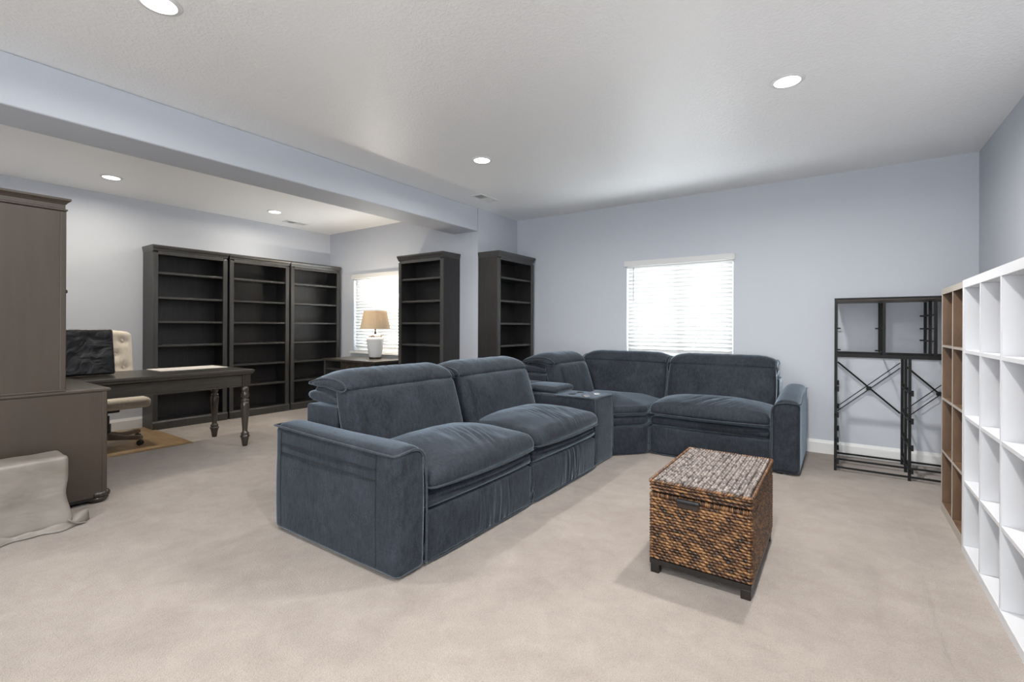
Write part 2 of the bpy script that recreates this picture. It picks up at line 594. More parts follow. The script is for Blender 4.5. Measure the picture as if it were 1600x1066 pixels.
        if bevel:
            b = o.modifiers.new('edge_bevel', 'BEVEL')
            b.width = bevel
            b.segments = seg
            b.limit_method = 'ANGLE'
            b.angle_limit = math.radians(40)
        return o

def bx(*a):
    return MB().box(*a)

def copy_tree(o, parent=None):
    c = o.copy()
    COL.objects.link(c)
    if parent is not None:
        c.parent = parent
    for ch in list(o.children):
        copy_tree(ch, c)
    return c

def smooth_closed(pts, per=6):
    out, n = [], len(pts)
    for i in range(n):
        p0, p1, p2, p3 = [Vector((*pts[(i + d) % n], 0)) for d in (-1, 0, 1, 2)]
        for k in range(per):
            t = k / per
            q = 0.5 * ((2 * p1) + (p2 - p0) * t + (2 * p0 - 5 * p1 + 4 * p2 - p3) * t * t + (3 * p1 - p0 - 3 * p2 + p3) * t ** 3)
            out.append((q.x, q.y))
    return out

def smooth_open(pts, per=6):
    pts = [Vector(p) for p in pts]
    P = [pts[0]] + pts + [pts[-1]]
    out = []
    for i in range(1, len(P) - 2):
        p0, p1, p2, p3 = P[i - 1:i + 3]
        for k in range(per):
            t = k / per
            out.append(0.5 * ((2 * p1) + (p2 - p0) * t + (2 * p0 - 5 * p1 + 4 * p2 - p3) * t * t + (3 * p1 - p0 - 3 * p2 + p3) * t ** 3))
    out.append(pts[-1])
    return out

def struct(mb, name, mat, label, **k):
    return tag(mb.build(name, mat, **k), label, None, None, 'structure')

# ------------------------------------------------------------------ room shell
T = 0.14
struct(bx(XL - T, XR + T, YR - T, YB + T, -0.12, 0.0), 'floor', M['carpet'], 'beige cut pile carpet floor')
struct(bx(XL - T, XR + T, YR - T, YB + T, CZ, CZ + 0.12), 'ceiling', M['ceiling'], 'white knockdown textured ceiling')

def wall_with_hole(x0, x1, y0, y1, hole):
    hx0, hx1, hz0, hz1 = hole
    m = MB()
    m.box(x0, hx0, y0, y1, 0, CZ)
    m.box(hx1, x1, y0, y1, 0, CZ)
    m.box(hx0, hx1, y0, y1, 0, hz0)
    m.box(hx0, hx1, y0, y1, hz1, CZ)
    return m
struct(wall_with_hole(XB, XR + T, YB, YB + T, WIN1), 'wall_back', M['wall'], 'blue grey back wall behind the sectional')
struct(wall_with_hole(XL - T, XB - T, YO, YO + T, WIN2), 'wall_office', M['wall'], 'blue grey far wall of the office area')
struct(bx(XB - T, XB, YO, YB + T, 0, CZ), 'wall_niche', M['wall'], 'short blue grey wall return behind the lone bookcase')
struct(bx(XL - T, XL, YR, YO, 0, CZ), 'wall_left', M['wall'], 'blue grey left wall behind three bookcases')
struct(bx(XR, XR + T, YR, YB, 0, CZ), 'wall_right', M['wall'], 'blue grey right wall behind cube shelves')
struct(wall_with_hole(XL - T, XR + T, YR - T, YR, FILL_DOOR), 'wall_rear', M['wall'], 'blue grey wall behind the camera')
pdr = bpy.data.objects.new('fill_door_1', None)  # out of view, added to bring in daylight from behind
COL.objects.link(pdr)
pdr.location = ((FILL_DOOR[0] + FILL_DOOR[1]) / 2, YR, 0)
ORG[pdr.name] = Vector(pdr.location)
tag(pdr, 'unseen glazed patio door added behind the camera for fill light', None, None, 'structure')
_a, _b, _c, _d = FILL_DOOR
_n = 1
_w = (_b - _a) / _n
for _i in range(_n):
    x0_, x1_ = _a + _i * _w, _a + (_i + 1) * _w
    fm_ = MB().box(x0_, x0_ + 0.05, YR - 0.10, YR - 0.05, _c, _d).box(x1_ - 0.05, x1_, YR - 0.10, YR - 0.05, _c, _d)
    fm_.box(x0_ + 0.05, x1_ - 0.05, YR - 0.10, YR - 0.05, _c, _c + 0.07).box(x0_ + 0.05, x1_ - 0.05, YR - 0.10, YR - 0.05, _d - 0.05, _d)
    fm_.build('fill_door_frame', M['vinyl'], pdr)
    bx(x0_ + 0.05, x1_ - 0.05, YR - 0.078, YR - 0.072, _c + 0.07, _d - 0.05).build('pane', M['glass'], pdr)
struct(bx(XB2, XB, YR, YO, ZB, CZ), 'trim_1', M['beam'], 'blue grey boxed beam across the ceiling', bevel=0.012, seg=3)

def baseboard(name, a, b, nx, ny, label):
    """from a to b on the floor, (nx,ny) points into the room"""
    prof = [(0, 0), (0.014, 0), (0.014, 0.098), (0.010, 0.112), (0.007, 0.126), (0, 0.126)]
    vs, fs = [], []
    for p in (a, b):
        for t, z in prof:
            vs.append((p[0] + nx * t, p[1] + ny * t, z))
    n = len(prof)
    for j in range(n):
        fs.append((j, (j + 1) % n, n + (j + 1) % n, n + j))
    fs.append(tuple(range(n))); fs.append(tuple(range(n, 2 * n)))
    struct(MB().add(vs, fs), name, M['white_paint'], label)
baseboard('baseboard_back', (XB, YB), (XR, YB), 0, -1, 'white baseboard along the back wall')
baseboard('baseboard_office', (XL, YO), (XB, YO), 0, -1, 'white baseboard along the office far wall')
baseboard('baseboard_niche', (XB, YO), (XB, YB), 1, 0, 'white baseboard on the short wall return')
baseboard('baseboard_left', (XL, YR), (XL, YO), 1, 0, 'white baseboard along the left wall')
baseboard('baseboard_right', (XR, YR), (XR, YB), -1, 0, 'white baseboard along the right wall')

# ------------------------------------------------------------------ windows + blinds
def window(n, hole, y, label, blabel):
    x0, x1, z0, z1 = hole
    yf = y + 0.075
    root = bpy.data.objects.new('window_%d' % n, None)
    COL.objects.link(root)
    root.location = ((x0 + x1) / 2, y, z0)
    ORG[root.name] = Vector(root.location)
    tag(root, label, None, None, 'structure')
    fr = MB()
    fr.box(x0, x0 + 0.05, yf, yf + 0.06, z0, z1).box(x1 - 0.05, x1, yf, yf + 0.06, z0, z1)
    fr.box(x0 + 0.05, x1 - 0.05, yf, yf + 0.06, z0, z0 + 0.05).box(x0 + 0.05, x1 - 0.05, yf, yf + 0.06, z1 - 0.05, z1)
    fr.build('window_frame', M['vinyl'], root)
    xm = (x0 + x1) / 2 + 0.02
    bx(xm - 0.032, xm + 0.032, yf - 0.005, yf + 0.055, z0 + 0.05, z1 - 0.05).build('mullion', M['vinyl'], root, bevel=0.004)
    bx(x0 + 0.05, xm - 0.032, yf + 0.025, yf + 0.031, z0 + 0.05, z1 - 0.05).build('pane', M['glass'], root)
    bx(xm + 0.032, x1 - 0.05, yf + 0.025, yf + 0.031, z0 + 0.05, z1 - 0.05).build('pane', M['glass'], root)
    bx(x0 - 0.05, x1 + 0.05, y - 0.035, y - 0.0005, z0 - 0.03, z0).build('window_sill', M['white_paint'], root, bevel=0.004)
    # blind
    bl = thing('window_blind', blabel, 'blind', ((x0 + x1) / 2, y, z0), 'white slatted window blinds')
    bx(x0 - 0.032, x1 + 0.018, y - 0.022, y - 0.001, 1.925, 1.992).build('valance', M['slat'], bl, bevel=0.006)
    bx(x0 + 0.006, x1 - 0.006, y + 0.004, y + 0.055, 1.905, 1.95).build('headrail', M['metal_white'], bl)
    ys = y + 0.032
    tilt = math.radians(SLAT_TILT)
    pitch = 0.0455
    zt = 1.885
    nsl = int((zt - (z0 + 0.035)) / pitch) + 1
    base = None
    for i in range(nsl):
        zc = zt - pitch * i
        if base is None:
            m = MB()
            prof = []
            for k in range(7):
                t = -0.025 + 0.05 * k / 6
                prof.append((t, 0.0028 * (1 - (t / 0.025) ** 2)))
            prof = [(a, b + 0.0013) for a, b in prof] + [(a, b - 0.0013) for a, b in prof[::-1]]
            vs, fs = [], []
            n_ = len(prof)
            for X in (x0 + 0.012, x1 - 0.012):
                for a, b in prof:
                    vs.append((X, ys + a * math.cos(tilt) - b * math.sin(tilt), zc + a * math.sin(tilt) + b * math.cos(tilt)))
            for j in range(n_):
                fs.append((j, (j + 1) % n_, n_ + (j + 1) % n_, n_ + j))
            fs.append(tuple(range(n_))); fs.append(tuple(range(n_, 2 * n_)))
            base = m.add(vs, fs).build('slat', M['slat'], bl)
            z_first = zc
        else:
            s = base.copy()
            COL.objects.link(s)
            s.parent = bl
            s.location = (0, 0, zc - z_first)
    bx(x0 + 0.012, x1 - 0.012, ys - 0.02, ys + 0.02, z0 + 0.006, z0 + 0.026).build('bottom_rail', M['slat'], bl, bevel=0.003)
    for fx in (0.12, 0.5, 0.86):
        X = x0 + (x1 - x0) * fx
        MB().tube([(X, ys - 0.026, z0 + 0.02), (X, ys - 0.026, 1.91)], 0.0012, 5).build('ladder_cord', M['slat'], bl)
    X = x0 + 0.088
    MB().tube([(X, ys - 0.040, 1.91), (X, ys - 0.042, 1.50)], 0.004, 6).build('tilt_wand', M['grey_cap'], bl, smooth=True)
    return bl
SLAT_TILT = -59
window(1, WIN1, YB, 'white vinyl sliding window above the sectional', 'white slatted blind in the window above the sectional')
window(2, WIN2, YO, 'white vinyl sliding window behind the table lamp', 'white slatted blind in the window behind the table lamp')

# ------------------------------------------------------------------ downlights and vents
def downlight(x, y, label, color=DOWNLIGHT_COLOR, watt=DOWNLIGHT_W):
    t = thing('recessed_light', label, 'ceiling light', (x, y, CZ - 0.006), 'recessed ceiling lights')
    n = 40
    prof = [(0.070, -0.002), (0.074, 0.0), (0.090, 0.0035), (0.092, 0.0055), (0.070, 0.0055)]
    vs, fs = [], []
    for r, z in prof:
        for k in range(n):
            a = 2 * PI * k / n
            vs.append((x + r * math.cos(a), y + r * math.sin(a), CZ - 0.006 + z))
    P = len(prof)
    for i in range(P):
        for k in range(n):
            j = (i + 1) % P
            fs.append((i * n + k, i * n + (k + 1) % n, j * n + (k + 1) % n, j * n + k))
    MB().add(vs, fs).build('trim_ring', M['metal_white'], t, smooth=True)
    MB().lathe([(0.0705, CZ - 0.0050), (0.0705, CZ - 0.0010)], x, y, 40).build('lens', M['led'], t)
    ld = bpy.data.lights.new('downlight_lamp', 'AREA')
    ld.shape = 'DISK'
    ld.size = 0.13
    ld.energy = watt
    ld.color = color
    ld.spread = math.radians(170)
    lo = bpy.data.objects.new('downlight_lamp', ld)
    COL.objects.link(lo)
    lo.parent = t
    lo.location = (0, 0, -0.004)
    return t
downlight(-2.565, 0.845, 'recessed ceiling light cut off by the top edge of the photo')
downlight(-0.263, 3.245, 'recessed ceiling light over the woven trunk on the right', DOWNLIGHT_COLOR, RIGHT_ROW_W)
downlight(-2.605, 3.267, 'recessed ceiling light in front of the main room ceiling vent')
downlight(-5.970, 1.573, 'recessed office ceiling light closest to the tall hutch', OFFICE_COLOR, OFFICE_W)
downlight(-6.000, 3.246, 'recessed office ceiling light next to the office ceiling vent', OFFICE_COLOR, OFFICE_W)
HID = 'unseen recessed ceiling light added behind the camera'  # grid carried on out of view, added to light the room from behind
downlight(-0.263, 0.845, HID, DOWNLIGHT_COLOR, RIGHT_ROW_W)
downlight(-2.565, -1.60, HID)
downlight(-0.263, -1.60, HID, DOWNLIGHT_COLOR, RIGHT_ROW_W)
downlight(-5.970, -0.10, HID, OFFICE_COLOR, OFFICE_W * 1.6)
downlight(-5.970, -1.80, HID, OFFICE_COLOR, OFFICE_W)

def vent(x, y, label):
    t = thing('ceiling_vent', label, 'vent', (x, y, CZ - 0.008), 'white ceiling vents')
    z0, z1 = CZ - 0.008, CZ - 0.0005
    a, b = 0.078, 0.165
    m = MB()
    m.box(x - a, x - a + 0.022, y - b, y + b, z0, z1).box(x + a - 0.022, x + a, y - b, y + b, z0, z1)
    m.box(x - a + 0.022, x + a - 0.022, y - b, y - b + 0.03, z0, z1).box(x - a + 0.022, x + a - 0.022, y + b - 0.03, y + b, z0, z1)
    m.box(x - a + 0.022, x + a - 0.022, y - 0.008, y + 0.008, z0, z1)
    m.build('vent_frame', M['metal_white'], t, bevel=0.002)
    bx(x - a + 0.02, x + a - 0.02, y - b + 0.02, y + b - 0.02, CZ - 0.0012, CZ - 0.0004).build('vent_shade_sheet', M['vent_dark'], t)  # flat dark sheet stands for the shade behind the louvers
    for s in (-1, 1):
        for k in range(8):
            yy = y + s * (0.018 + 0.0155 * k)
            MB().bar((x - a + 0.022, yy, CZ - 0.0045), (x + a - 0.022, yy, CZ - 0.0045), 0.008, 0.0012, up=(0, s * 0.7, 0.7)).build('louver', M['metal_white'], t)
vent(-3.340, 4.245, 'white ceiling vent in the main room by the beam')
vent(-6.385, 3.765, 'white ceiling vent in the office above the bookcases')

# ------------------------------------------------------------------ bookcases
BW, BD, BH = 0.820, 0.335, 2.125
def make_bookcase():
    t = thing('bookcase', 'x', 'bookcase', (0, 0, 0), 'dark wood open bookcases')
    w2 = BW / 2
    e, f_ = M['espresso'], M['espresso_sheen']
    fy = 0.022
    for s in (-1, 1):
        xa, xb = sorted((s * (w2 - 0.012), s * (w2 - 0.034)))
        bx(xa, xb, fy + 0.018, BD, 0, 2.06).build('side_panel', e, t, bevel=0.002)
        xa, xb = sorted((s * (w2 - 0.012), s * (w2 - 0.062)))
        bx(xa, xb, fy, fy + 0.018, 0.10, 2.04).build('face_stile', f_, t, bevel=0.003)
    bx(-w2 + 0.034, w2 - 0.034, BD - 0.012, BD - 0.002, 0.0, 2.06).build('back_panel', e, t)
    bx(-w2 + 0.062, w2 - 0.062, fy, fy + 0.018, 2.020, 2.060).build('top_rail', f_, t, bevel=0.003)
    bx(-w2 + 0.034, w2 - 0.034, fy + 0.018, BD - 0.012, 2.035, 2.06).build('top_panel', e, t)
    for z in (1.820, 1.533, 1.252, 0.975, 0.697, 0.420):
        sh = bx(-w2 + 0.035, w2 - 0.035, fy + 0.028, BD - 0.013, z - 0.022, z).build('shelf', e, t, bevel=0.002)
        bx(-w2 + 0.064, w2 - 0.064, fy + 0.0185, fy + 0.0275, z - 0.024, z + 0.001).build('shelf_edge', f_, sh, bevel=0.003)
    bx(-w2 + 0.035, w2 - 0.035, fy + 0.019, BD - 0.013, 0.075, 0.096).build('bottom_shelf', e, t, bevel=0.002)
    # plinth with a ledge
    prof = [(0.0, 0.0), (0.0, 0.082), (0.006, 0.090), (0.010, 0.100), (0.024, 0.100), (0.024, 0.0)]
    def moulding(prof, xa, xb):
        vs, fs = [], []
        n = len(prof)
        for X in (xa, xb):
            vs += [(X, y, z) for y, z in prof]
        for j in range(n):
            fs.append((j, (j + 1) % n, n + (j + 1) % n, n + j))
        fs.append(tuple(range(n))); fs.append(tuple(range(n, 2 * n)))
        return MB().add(vs, fs)
    moulding([(y + 0.008, z) for y, z in prof], -w2 + 0.008, w2 - 0.008).build('plinth', f_, t)
    crown = [(0.022, 2.058), (0.018, 2.066), (0.016, 2.078), (0.006, 2.092), (0.002, 2.104), (0.0, 2.108), (0.0, 2.125), (BD, 2.125), (BD, 2.060)]
    # crown flares a little at both ends
    vs, fs = [], []
    n = len(crown)
    for s in (-1, 1):
        for y, z in crown:
            fl = 0.012 * max(0, min(1, (z - 2.06) / 0.05))
            vs.append((s * (w2 - 0.012 + fl), y, z))
    for j in range(n):
        fs.append((j, (j + 1) % n, n + (j + 1) % n, n + j))
    fs.append(tuple(range(n))); fs.append(tuple(range(n, 2 * n)))
    MB().add(vs, fs).build('crown', f_, t)
    return t
bc = make_bookcase()
places = [
    ((-6.41, 2.472, 0), PI / 2, 'dark wood bookcase on the left wall, the one closest to the office chair'),
    ((-6.41, 3.296, 0), PI / 2, 'dark wood bookcase in the middle of the three on the left wall'),
    ((-6.41, 4.120, 0), PI / 2, 'dark wood bookcase in the office corner, last of the three on the left wall'),
    ((-4.385, 4.226, 0), 0.0, 'dark wood bookcase standing to the right of the table lamp'),
    ((-3.365, 4.975, 0), PI / 2, 'dark wood bookcase alone in the niche left of the sectional corner'),
]
for i, (loc, rz, lab) in enumerate(places):
    b_ = bc if i == 0 else copy_tree(bc)
    b_.location = loc
    b_.rotation_euler = (0, 0, rz)
    b_['label'] = lab

# ------------------------------------------------------------------ tall hutch
HX0, HX1 = -5.72, -4.09
hut = thing('hutch_cabinet', 'tall taupe brown hutch cabinet with bun feet at the left edge', 'cabinet', ((HX0 + HX1) / 2, 0.75, 0))
hm = M['hutch']
bx(HX0 + 0.012, HX1 - 0.004, 0.46, 1.045, 0.045, 0.752).build('lower_body', hm, hut, bevel=0.003)
bx(HX1 - 0.03, HX1, 1.035, 1.062, 0.045, 0.752).build('corner_stile', hm, hut, bevel=0.004)
bx(HX0 - 0.01, HX1 + 0.004, 0.45, 1.082, 0.753, 0.773).build('lower_top', hm, hut, bevel=0.006, seg=3)
bx(HX0 + 0.012, HX1 - 0.004, 0.46, 0.836, 0.774, 1.93).build('upper_body', hm, hut, bevel=0.003)
bx(HX1 - 0.03, HX1, 0.822, 0.852, 0.774, 1.93).build('corner_stile', hm, hut, bevel=0.004)
bx(HX1 - 0.003, HX1 + 0.004, 0.44, 0.856, 0.7735, 0.786).build('waist_bead', hm, hut, bevel=0.003)
def crown_block(prof, x0, x1, y0, y1):
    m = MB()
    vs, fs = [], []
    for o_, z in prof:
        vs += [(x0 - o_, y0, z), (x1 + o_, y0, z), (x1 + o_, y1 + o_, z), (x0 - o_, y1 + o_, z)]
    for i in range(len(prof) - 1):
        for k in range(4):
            fs.append((i * 4 + k, i * 4 + (k + 1) % 4, (i + 1) * 4 + (k + 1) % 4, (i + 1) * 4 + k))
    fs.append((0, 1, 2, 3)); e_ = (len(prof) - 1) * 4
    fs.append((e_, e_ + 1, e_ + 2, e_ + 3))
    return m.add(vs, fs)
crown_block([(0.0, 1.93), (0.012, 1.934), (0.012, 1.942), (0.002, 1.946), (0.002, 1.972), (0.006, 1.975), (0.010, 1.982), (0.022, 1.994), (0.026, 1.997), (0.026, 2.010), (0.0, 2.012)], HX0 + 0.01, HX1 - 0.004, 0.445, 0.845).build('crown', hm, hut)
for k in range(3):
    wd = (HX1 - HX0 - 0.10) / 3
    xa = HX0 + 0.04 + k * (wd + 0.01)
    d_ = bx(xa, xa + wd, 0.8365, 0.848, 0.80, 1.91).build('upper_door', hm, hut, bevel=0.004)
    kn = MB()
    n_ = 14
    ring = [(0.005, 0.0), (0.005, 0.010), (0.012, 0.014), (0.013, 0.020), (0.008, 0.024)]
    xk_ = (xa + 0.03) if k < 2 else (xa + wd - 0.03)
    vs, fs = [], []
    for r_, h_ in ring:
        vs += [(xk_ + r_ * math.cos(2 * PI * q_ / n_), 0.848 + h_, 1.420 + r_ * math.sin(2 * PI * q_ / n_)) for q_ in range(n_)]
    for i in range(len(ring) - 1):
        fs += [(i * n_ + q_, i * n_ + (q_ + 1) % n_, (i + 1) * n_ + (q_ + 1) % n_, (i + 1) * n_ + q_) for q_ in range(n_)]
    fs += [tuple(range(n_)), tuple(range(len(ring) * n_ - n_, len(ring) * n_))]
    kn.add(vs, fs).build('knob', M['bronze'], d_, smooth=True)
    l_ = bx(xa, xa + wd, 1.0455, 1.058, 0.09, 0.72).build('lower_door', hm, hut, bevel=0.004)
bx(HX0 + 0.02, HX1 - 0.012, 0.47, 1.04, 0.028, 0.045).build('base_rail', M['black_plastic'], hut)
for fx in (HX0 + 0.07, HX1 - 0.062):
    for fyy in (0.52, 1.022):
        m = MB().lathe([(0.030, 0.0), (0.052, 0.008), (0.064, 0.024), (0.062, 0.036), (0.05, 0.043)], fx, fyy, 24)
        m.build('bun_foot', M['desk_leg'], hut, smooth=True)
m = MB()
prof_ = [(0.050, 0.036), (0.058, 0.040), (0.062, 0.050), (0.062, 0.064), (0.056, 0.074), (0.048, 0.078)]
vs, fs = [], []
for r_, z_ in prof_:
    for q_ in range(48):
        a_ = 2 * PI * q_ / 48
        g_ = r_ * (1 + 0.07 * math.cos(14 * a_))
        vs.append((HX1 - 0.054 + g_ * math.cos(a_), 1.026 + g_ * math.sin(a_), z_))
for i in range(len(prof_) - 1):
    fs += [(i * 48 + q_, i * 48 + (q_ + 1) % 48, (i + 1) * 48 + (q_ + 1) % 48, (i + 1) * 48 + q_) for q_ in range(48)]
m.add(vs, fs + [tuple(range(48)), tuple(range(240, 288))])
m.build('carved_foot_collar', M['desk_leg'], hut, smooth=True)

# ------------------------------------------------------------------ desk attached to the hutch
DX0, DX1, DY0, DY1 = -5.61, -4.82, 1.086, 2.412
dk = thing('writing_desk', 'dark brown peninsula desk with turned legs joined to the hutch', 'desk', ((DX0 + DX1) / 2, 1.75, 0))
def slab(prof, x0, x1, y0, y1):
    vs, fs = [], []
    for o_, z in prof:
        vs += [(x0 - o_, y0, z), (x1 + o_, y0, z), (x1 + o_, y1 + o_, z), (x0 - o_, y1 + o_, z)]
    n = len(prof)
    for i in range(n - 1):
        for k in range(4):
            fs.append((i * 4 + k, i * 4 + (k + 1) % 4, (i + 1) * 4 + (k + 1) % 4, (i + 1) * 4 + k))
    fs.append((0, 1, 2, 3)); e_ = (n - 1) * 4
    fs.append((e_, e_ + 1, e_ + 2, e_ + 3))
    return MB().add(vs, fs)
slab([(-0.012, 0.722), (-0.010, 0.734), (-0.003, 0.741), (0.0, 0.744), (0.0, 0.758), (-0.004, 0.764), (-0.010, 0.766)], DX0, DX1, DY0, DY1).build('desk_top', M['desk'], dk)
slab([(-0.050, 0.600), (-0.044, 0.603), (-0.044, 0.614), (-0.051, 0.618), (-0.051, 0.706), (-0.034, 0.716), (-0.024, 0.722)], DX0, DX1, DY0, DY1).build('apron', M['desk'], dk)
LEGP = [(0.0, 0.02), (0.004, 0.0235), (0.05, 0.030), (0.085, 0.037), (0.095, 0.043), (0.103, 0.043), (0.108, 0.036), (0.118, 0.034), (0.124, 0.038), (0.131, 0.036), (0.140, 0.025), (0.16, 0.0235), (0.30, 0.033), (0.40, 0.0405), (0.425, 0.041), (0.437, 0.037), (0.443, 0.029), (0.449, 0.036), (0.456, 0.038), (0.463, 0.036), (0.470, 0.026), (0.48, 0.026), (0.495, 0.034), (0.51, 0.037), (0.525, 0.034), (0.54, 0.028), (0.55, 0.030), (0.565, 0.037), (0.580, 0.036), (0.59, 0.030), (0.601, 0.030)]
def turned_leg(x, y, parent, mat):
    n = 24
    vs, fs = [], []
    for z, r in LEGP:
        for k in range(n):
            a = 2 * PI * k / n
            rr = r
            if 0.47 < z < 0.585:
                rr = r * (1 + 0.10 * math.sin(4 * a + z * 55))
            vs.append((x + rr * math.cos(a), y + rr * math.sin(a), z))
    for i in range(len(LEGP) - 1):
        for k in range(n):
            fs.append((i * n + k, i * n + (k + 1) % n, (i + 1) * n + (k + 1) % n, (i + 1) * n + k))
    fs.append(tuple(range(n))); fs.append(tuple(range((len(LEGP) - 1) * n, len(LEGP) * n)))
    lg = MB().add(vs, fs).build('leg', mat, parent, smooth=True)
    bx(x - 0.036, x + 0.036, y - 0.036, y + 0.036, 0.598, 0.715).build('leg_block', mat, lg, bevel=0.003)
turned_leg(DX1 - 0.064, DY1 - 0.064, dk, M['desk_leg'])
turned_leg(DX0 + 0.064, DY1 - 0.064, dk, M['desk_leg'])
pad = slab([(0.0, 0.7665), (0.0, 0.7695), (-0.001, 0.7705)], -5.585, -5.245, 1.75, 2.345)
tag(pad.build('desk_pad', M['paper']), 'cream paper desk pad lying on the dark desk', 'desk pad')

def cover_def(p, q):
    u, v_, w_ = q
    n_ = noise.noise(Vector((p[0] * 9, p[1] * 9, p[2] * 9)))
    s = 0.006 * n_
    fl = max(0, -w_) * 0.02
    return (p[0] + s + u * fl * 0.6, p[1] + s * 0.6 + v_ * fl * 0.6 - 0.008 * v_ * max(0, w_), p[2] + s * 0.4 * (w_ > 0))
mon = MB().soft((-5.36, 0.875, 0.7745), (-5.20, 1.395, 1.165), 0.02, (6, 18, 14), cover_def, 3)
tag(mon.build('covered_monitor', M['nylon'], smooth=True), 'computer monitor under a black nylon dust cover on the desk', 'monitor')

# ------------------------------------------------------------------ office chair and mat
tag(bx(-6.69, -5.42, 1.09, 2.105, 0.0005, 0.007).build('chair_mat', M['mat'], bevel=0.003), 'tan wood look chair mat under the office chair', 'mat')
CX, CY = -5.96, 1.53
ch = thing('office_chair', 'cream tufted office chair with wooden star base on casters', 'chair', (CX, CY, 0.007))
def tuft(p, q):
    u, v_, w_ = q
    x, y, z = p
    if u > 0.2:
        d = 0.0
        for r_ in range(4):
            zz = 0.62 + r_ * 0.14
            for c_ in range(-3, 4):
                yy = CY + c_ * 0.13 + (0.065 if r_ % 2 else 0)
                if abs(yy - CY) > 0.25:
                    continue
                dd = ((y - yy) / 0.045) ** 2 + ((z - zz) / 0.045) ** 2
                d += math.exp(-dd)
        x += 0.022 * (1 - v_ * v_) * 0.6 - 0.026 * d
    x += (z - 0.55) * -0.16 + 0.05
    z += -0.03 * v_ * v_ * max(0, w_)
    return (x, y, z)
bk = MB().soft((-6.27, CY - 0.285, 0.52), (-6.15, CY + 0.285, 1.155), 0.045, (3, 36, 40), tuft, 3).build('backrest', M['linen'], ch, smooth=True)
for r_ in range(4):
    zz = 0.62 + r_ * 0.14
    for c_ in range(-3, 4):
        yy = CY + c_ * 0.13 + (0.065 if r_ % 2 else 0)
        if abs(yy - CY) > 0.25:
            continue
        X = -6.155 - (zz - 0.55) * 0.16 + 0.05 - 0.006
        MB().soft((X - 0.008, yy - 0.011, zz - 0.011), (X + 0.006, yy + 0.011, zz + 0.011), 0.0065, (1, 1, 1), None, 2).build('tuft_button', M['linen'], bk, smooth=True)
MB().soft((-6.20, CY - 0.285, 0.385), (-5.64, CY + 0.285, 0.485), 0.04, (8, 8, 2), lambda p, q: (p[0], p[1], p[2] + 0.02 * (1 - q[0] ** 2) * (1 - q[1] ** 2) * (q[2] > 0)), 4).build('seat', M['linen'], ch, smooth=True)
bx(-6.06, -5.86, CY - 0.09, CY + 0.09, 0.335, 0.386).build('tilt_mechanism', M['black_plastic'], ch, bevel=0.008)
MB().bar((CX, CY + 0.08, 0.36), (CX, CY + 0.24, 0.355), 0.010).build('tilt_lever', M['chrome'], ch)
MB().bar((-6.10, CY, 0.37), (-6.22, CY, 0.60), 0.06, 0.012, up=(0, 1, 0)).build('back_bracket', M['black_plastic'], ch)
MB().lathe([(0.045, 0.11), (0.045, 0.22), (0.034, 0.222), (0.034, 0.30), (0.022, 0.302), (0.022, 0.36)], CX, CY, 20).build('gas_lift', M['black_plastic'], ch, smooth=False)
MB().lathe([(0.052, 0.062), (0.060, 0.070), (0.060, 0.118), (0.050, 0.126)], CX, CY, 20).build('hub', M['chair_wood'], ch)
for k in range(5):
    a = math.radians(40 + 72 * k)
    d = Vector((math.cos(a), math.sin(a), 0))
    nrm = Vector((-d.y, d.x, 0))
    pts = []
    m = MB()
    vs, fs = [], []
    N = 8
    for i in range(N + 1):
        t = i / N
        r_ = 0.04 + 0.30 * t
        zt_ = 0.138 - 0.022 * t - 0.022 * math.sin(t * PI) + (0.0 if t < 0.85 else -0.012 * (t - 0.85) / 0.15)
        zb_ = 0.062 + 0.006 * t
        wd = 0.028 - 0.004 * t
        c_ = Vector((CX, CY, 0)) + d * r_
        for sgn, z in ((-1, zb_), (1, zb_), (1, zt_), (-1, zt_)):
            vs.append((c_.x + nrm.x * wd * sgn, c_.y + nrm.y * wd * sgn, z))
    for i in range(N):
        for j in range(4):
            fs.append((i * 4 + j, i * 4 + (j + 1) % 4, (i + 1) * 4 + (j + 1) % 4, (i + 1) * 4 + j))
    fs.append((0, 1, 2, 3)); fs.append((N * 4, N * 4 + 1, N * 4 + 2, N * 4 + 3))
    lg = m.add(vs, fs).build('base_leg', M['chair_wood'], ch, bevel=0.008)
    c_ = Vector((CX, CY, 0)) + d * 0.325
    cm = MB()
    for sgn in (-1, 1):
        o_ = nrm * 0.012 * sgn
        pr = []
        for dy, r_ in ((-0.009, 0.018), (-0.006, 0.026), (0.006, 0.026), (0.009, 0.018)):
            ring = []
            for q_ in range(14):
                b_ = 2 * PI * q_ / 14
                pp = c_ + o_ + nrm * dy + d * r_ * math.cos(b_) + Vector((0, 0, 0.034 + r_ * math.sin(b_)))
                ring.append(pp)
            pr.append(ring)
        vs = [p for r_ in pr for p in r_]
        fs = [(i * 14 + j, i * 14 + (j + 1) % 14, (i + 1) * 14 + (j + 1) % 14, (i + 1) * 14 + j) for i in range(3) for j in range(14)]
        fs += [tuple(range(14)), tuple(range(42, 56))]
        cm.add(vs, fs)
    cm.bar(c_ + Vector((0, 0, 0.03)), c_ + Vector((0, 0, 0.072)), 0.012)
    cm.build('caster', M['black_plastic'], lg)

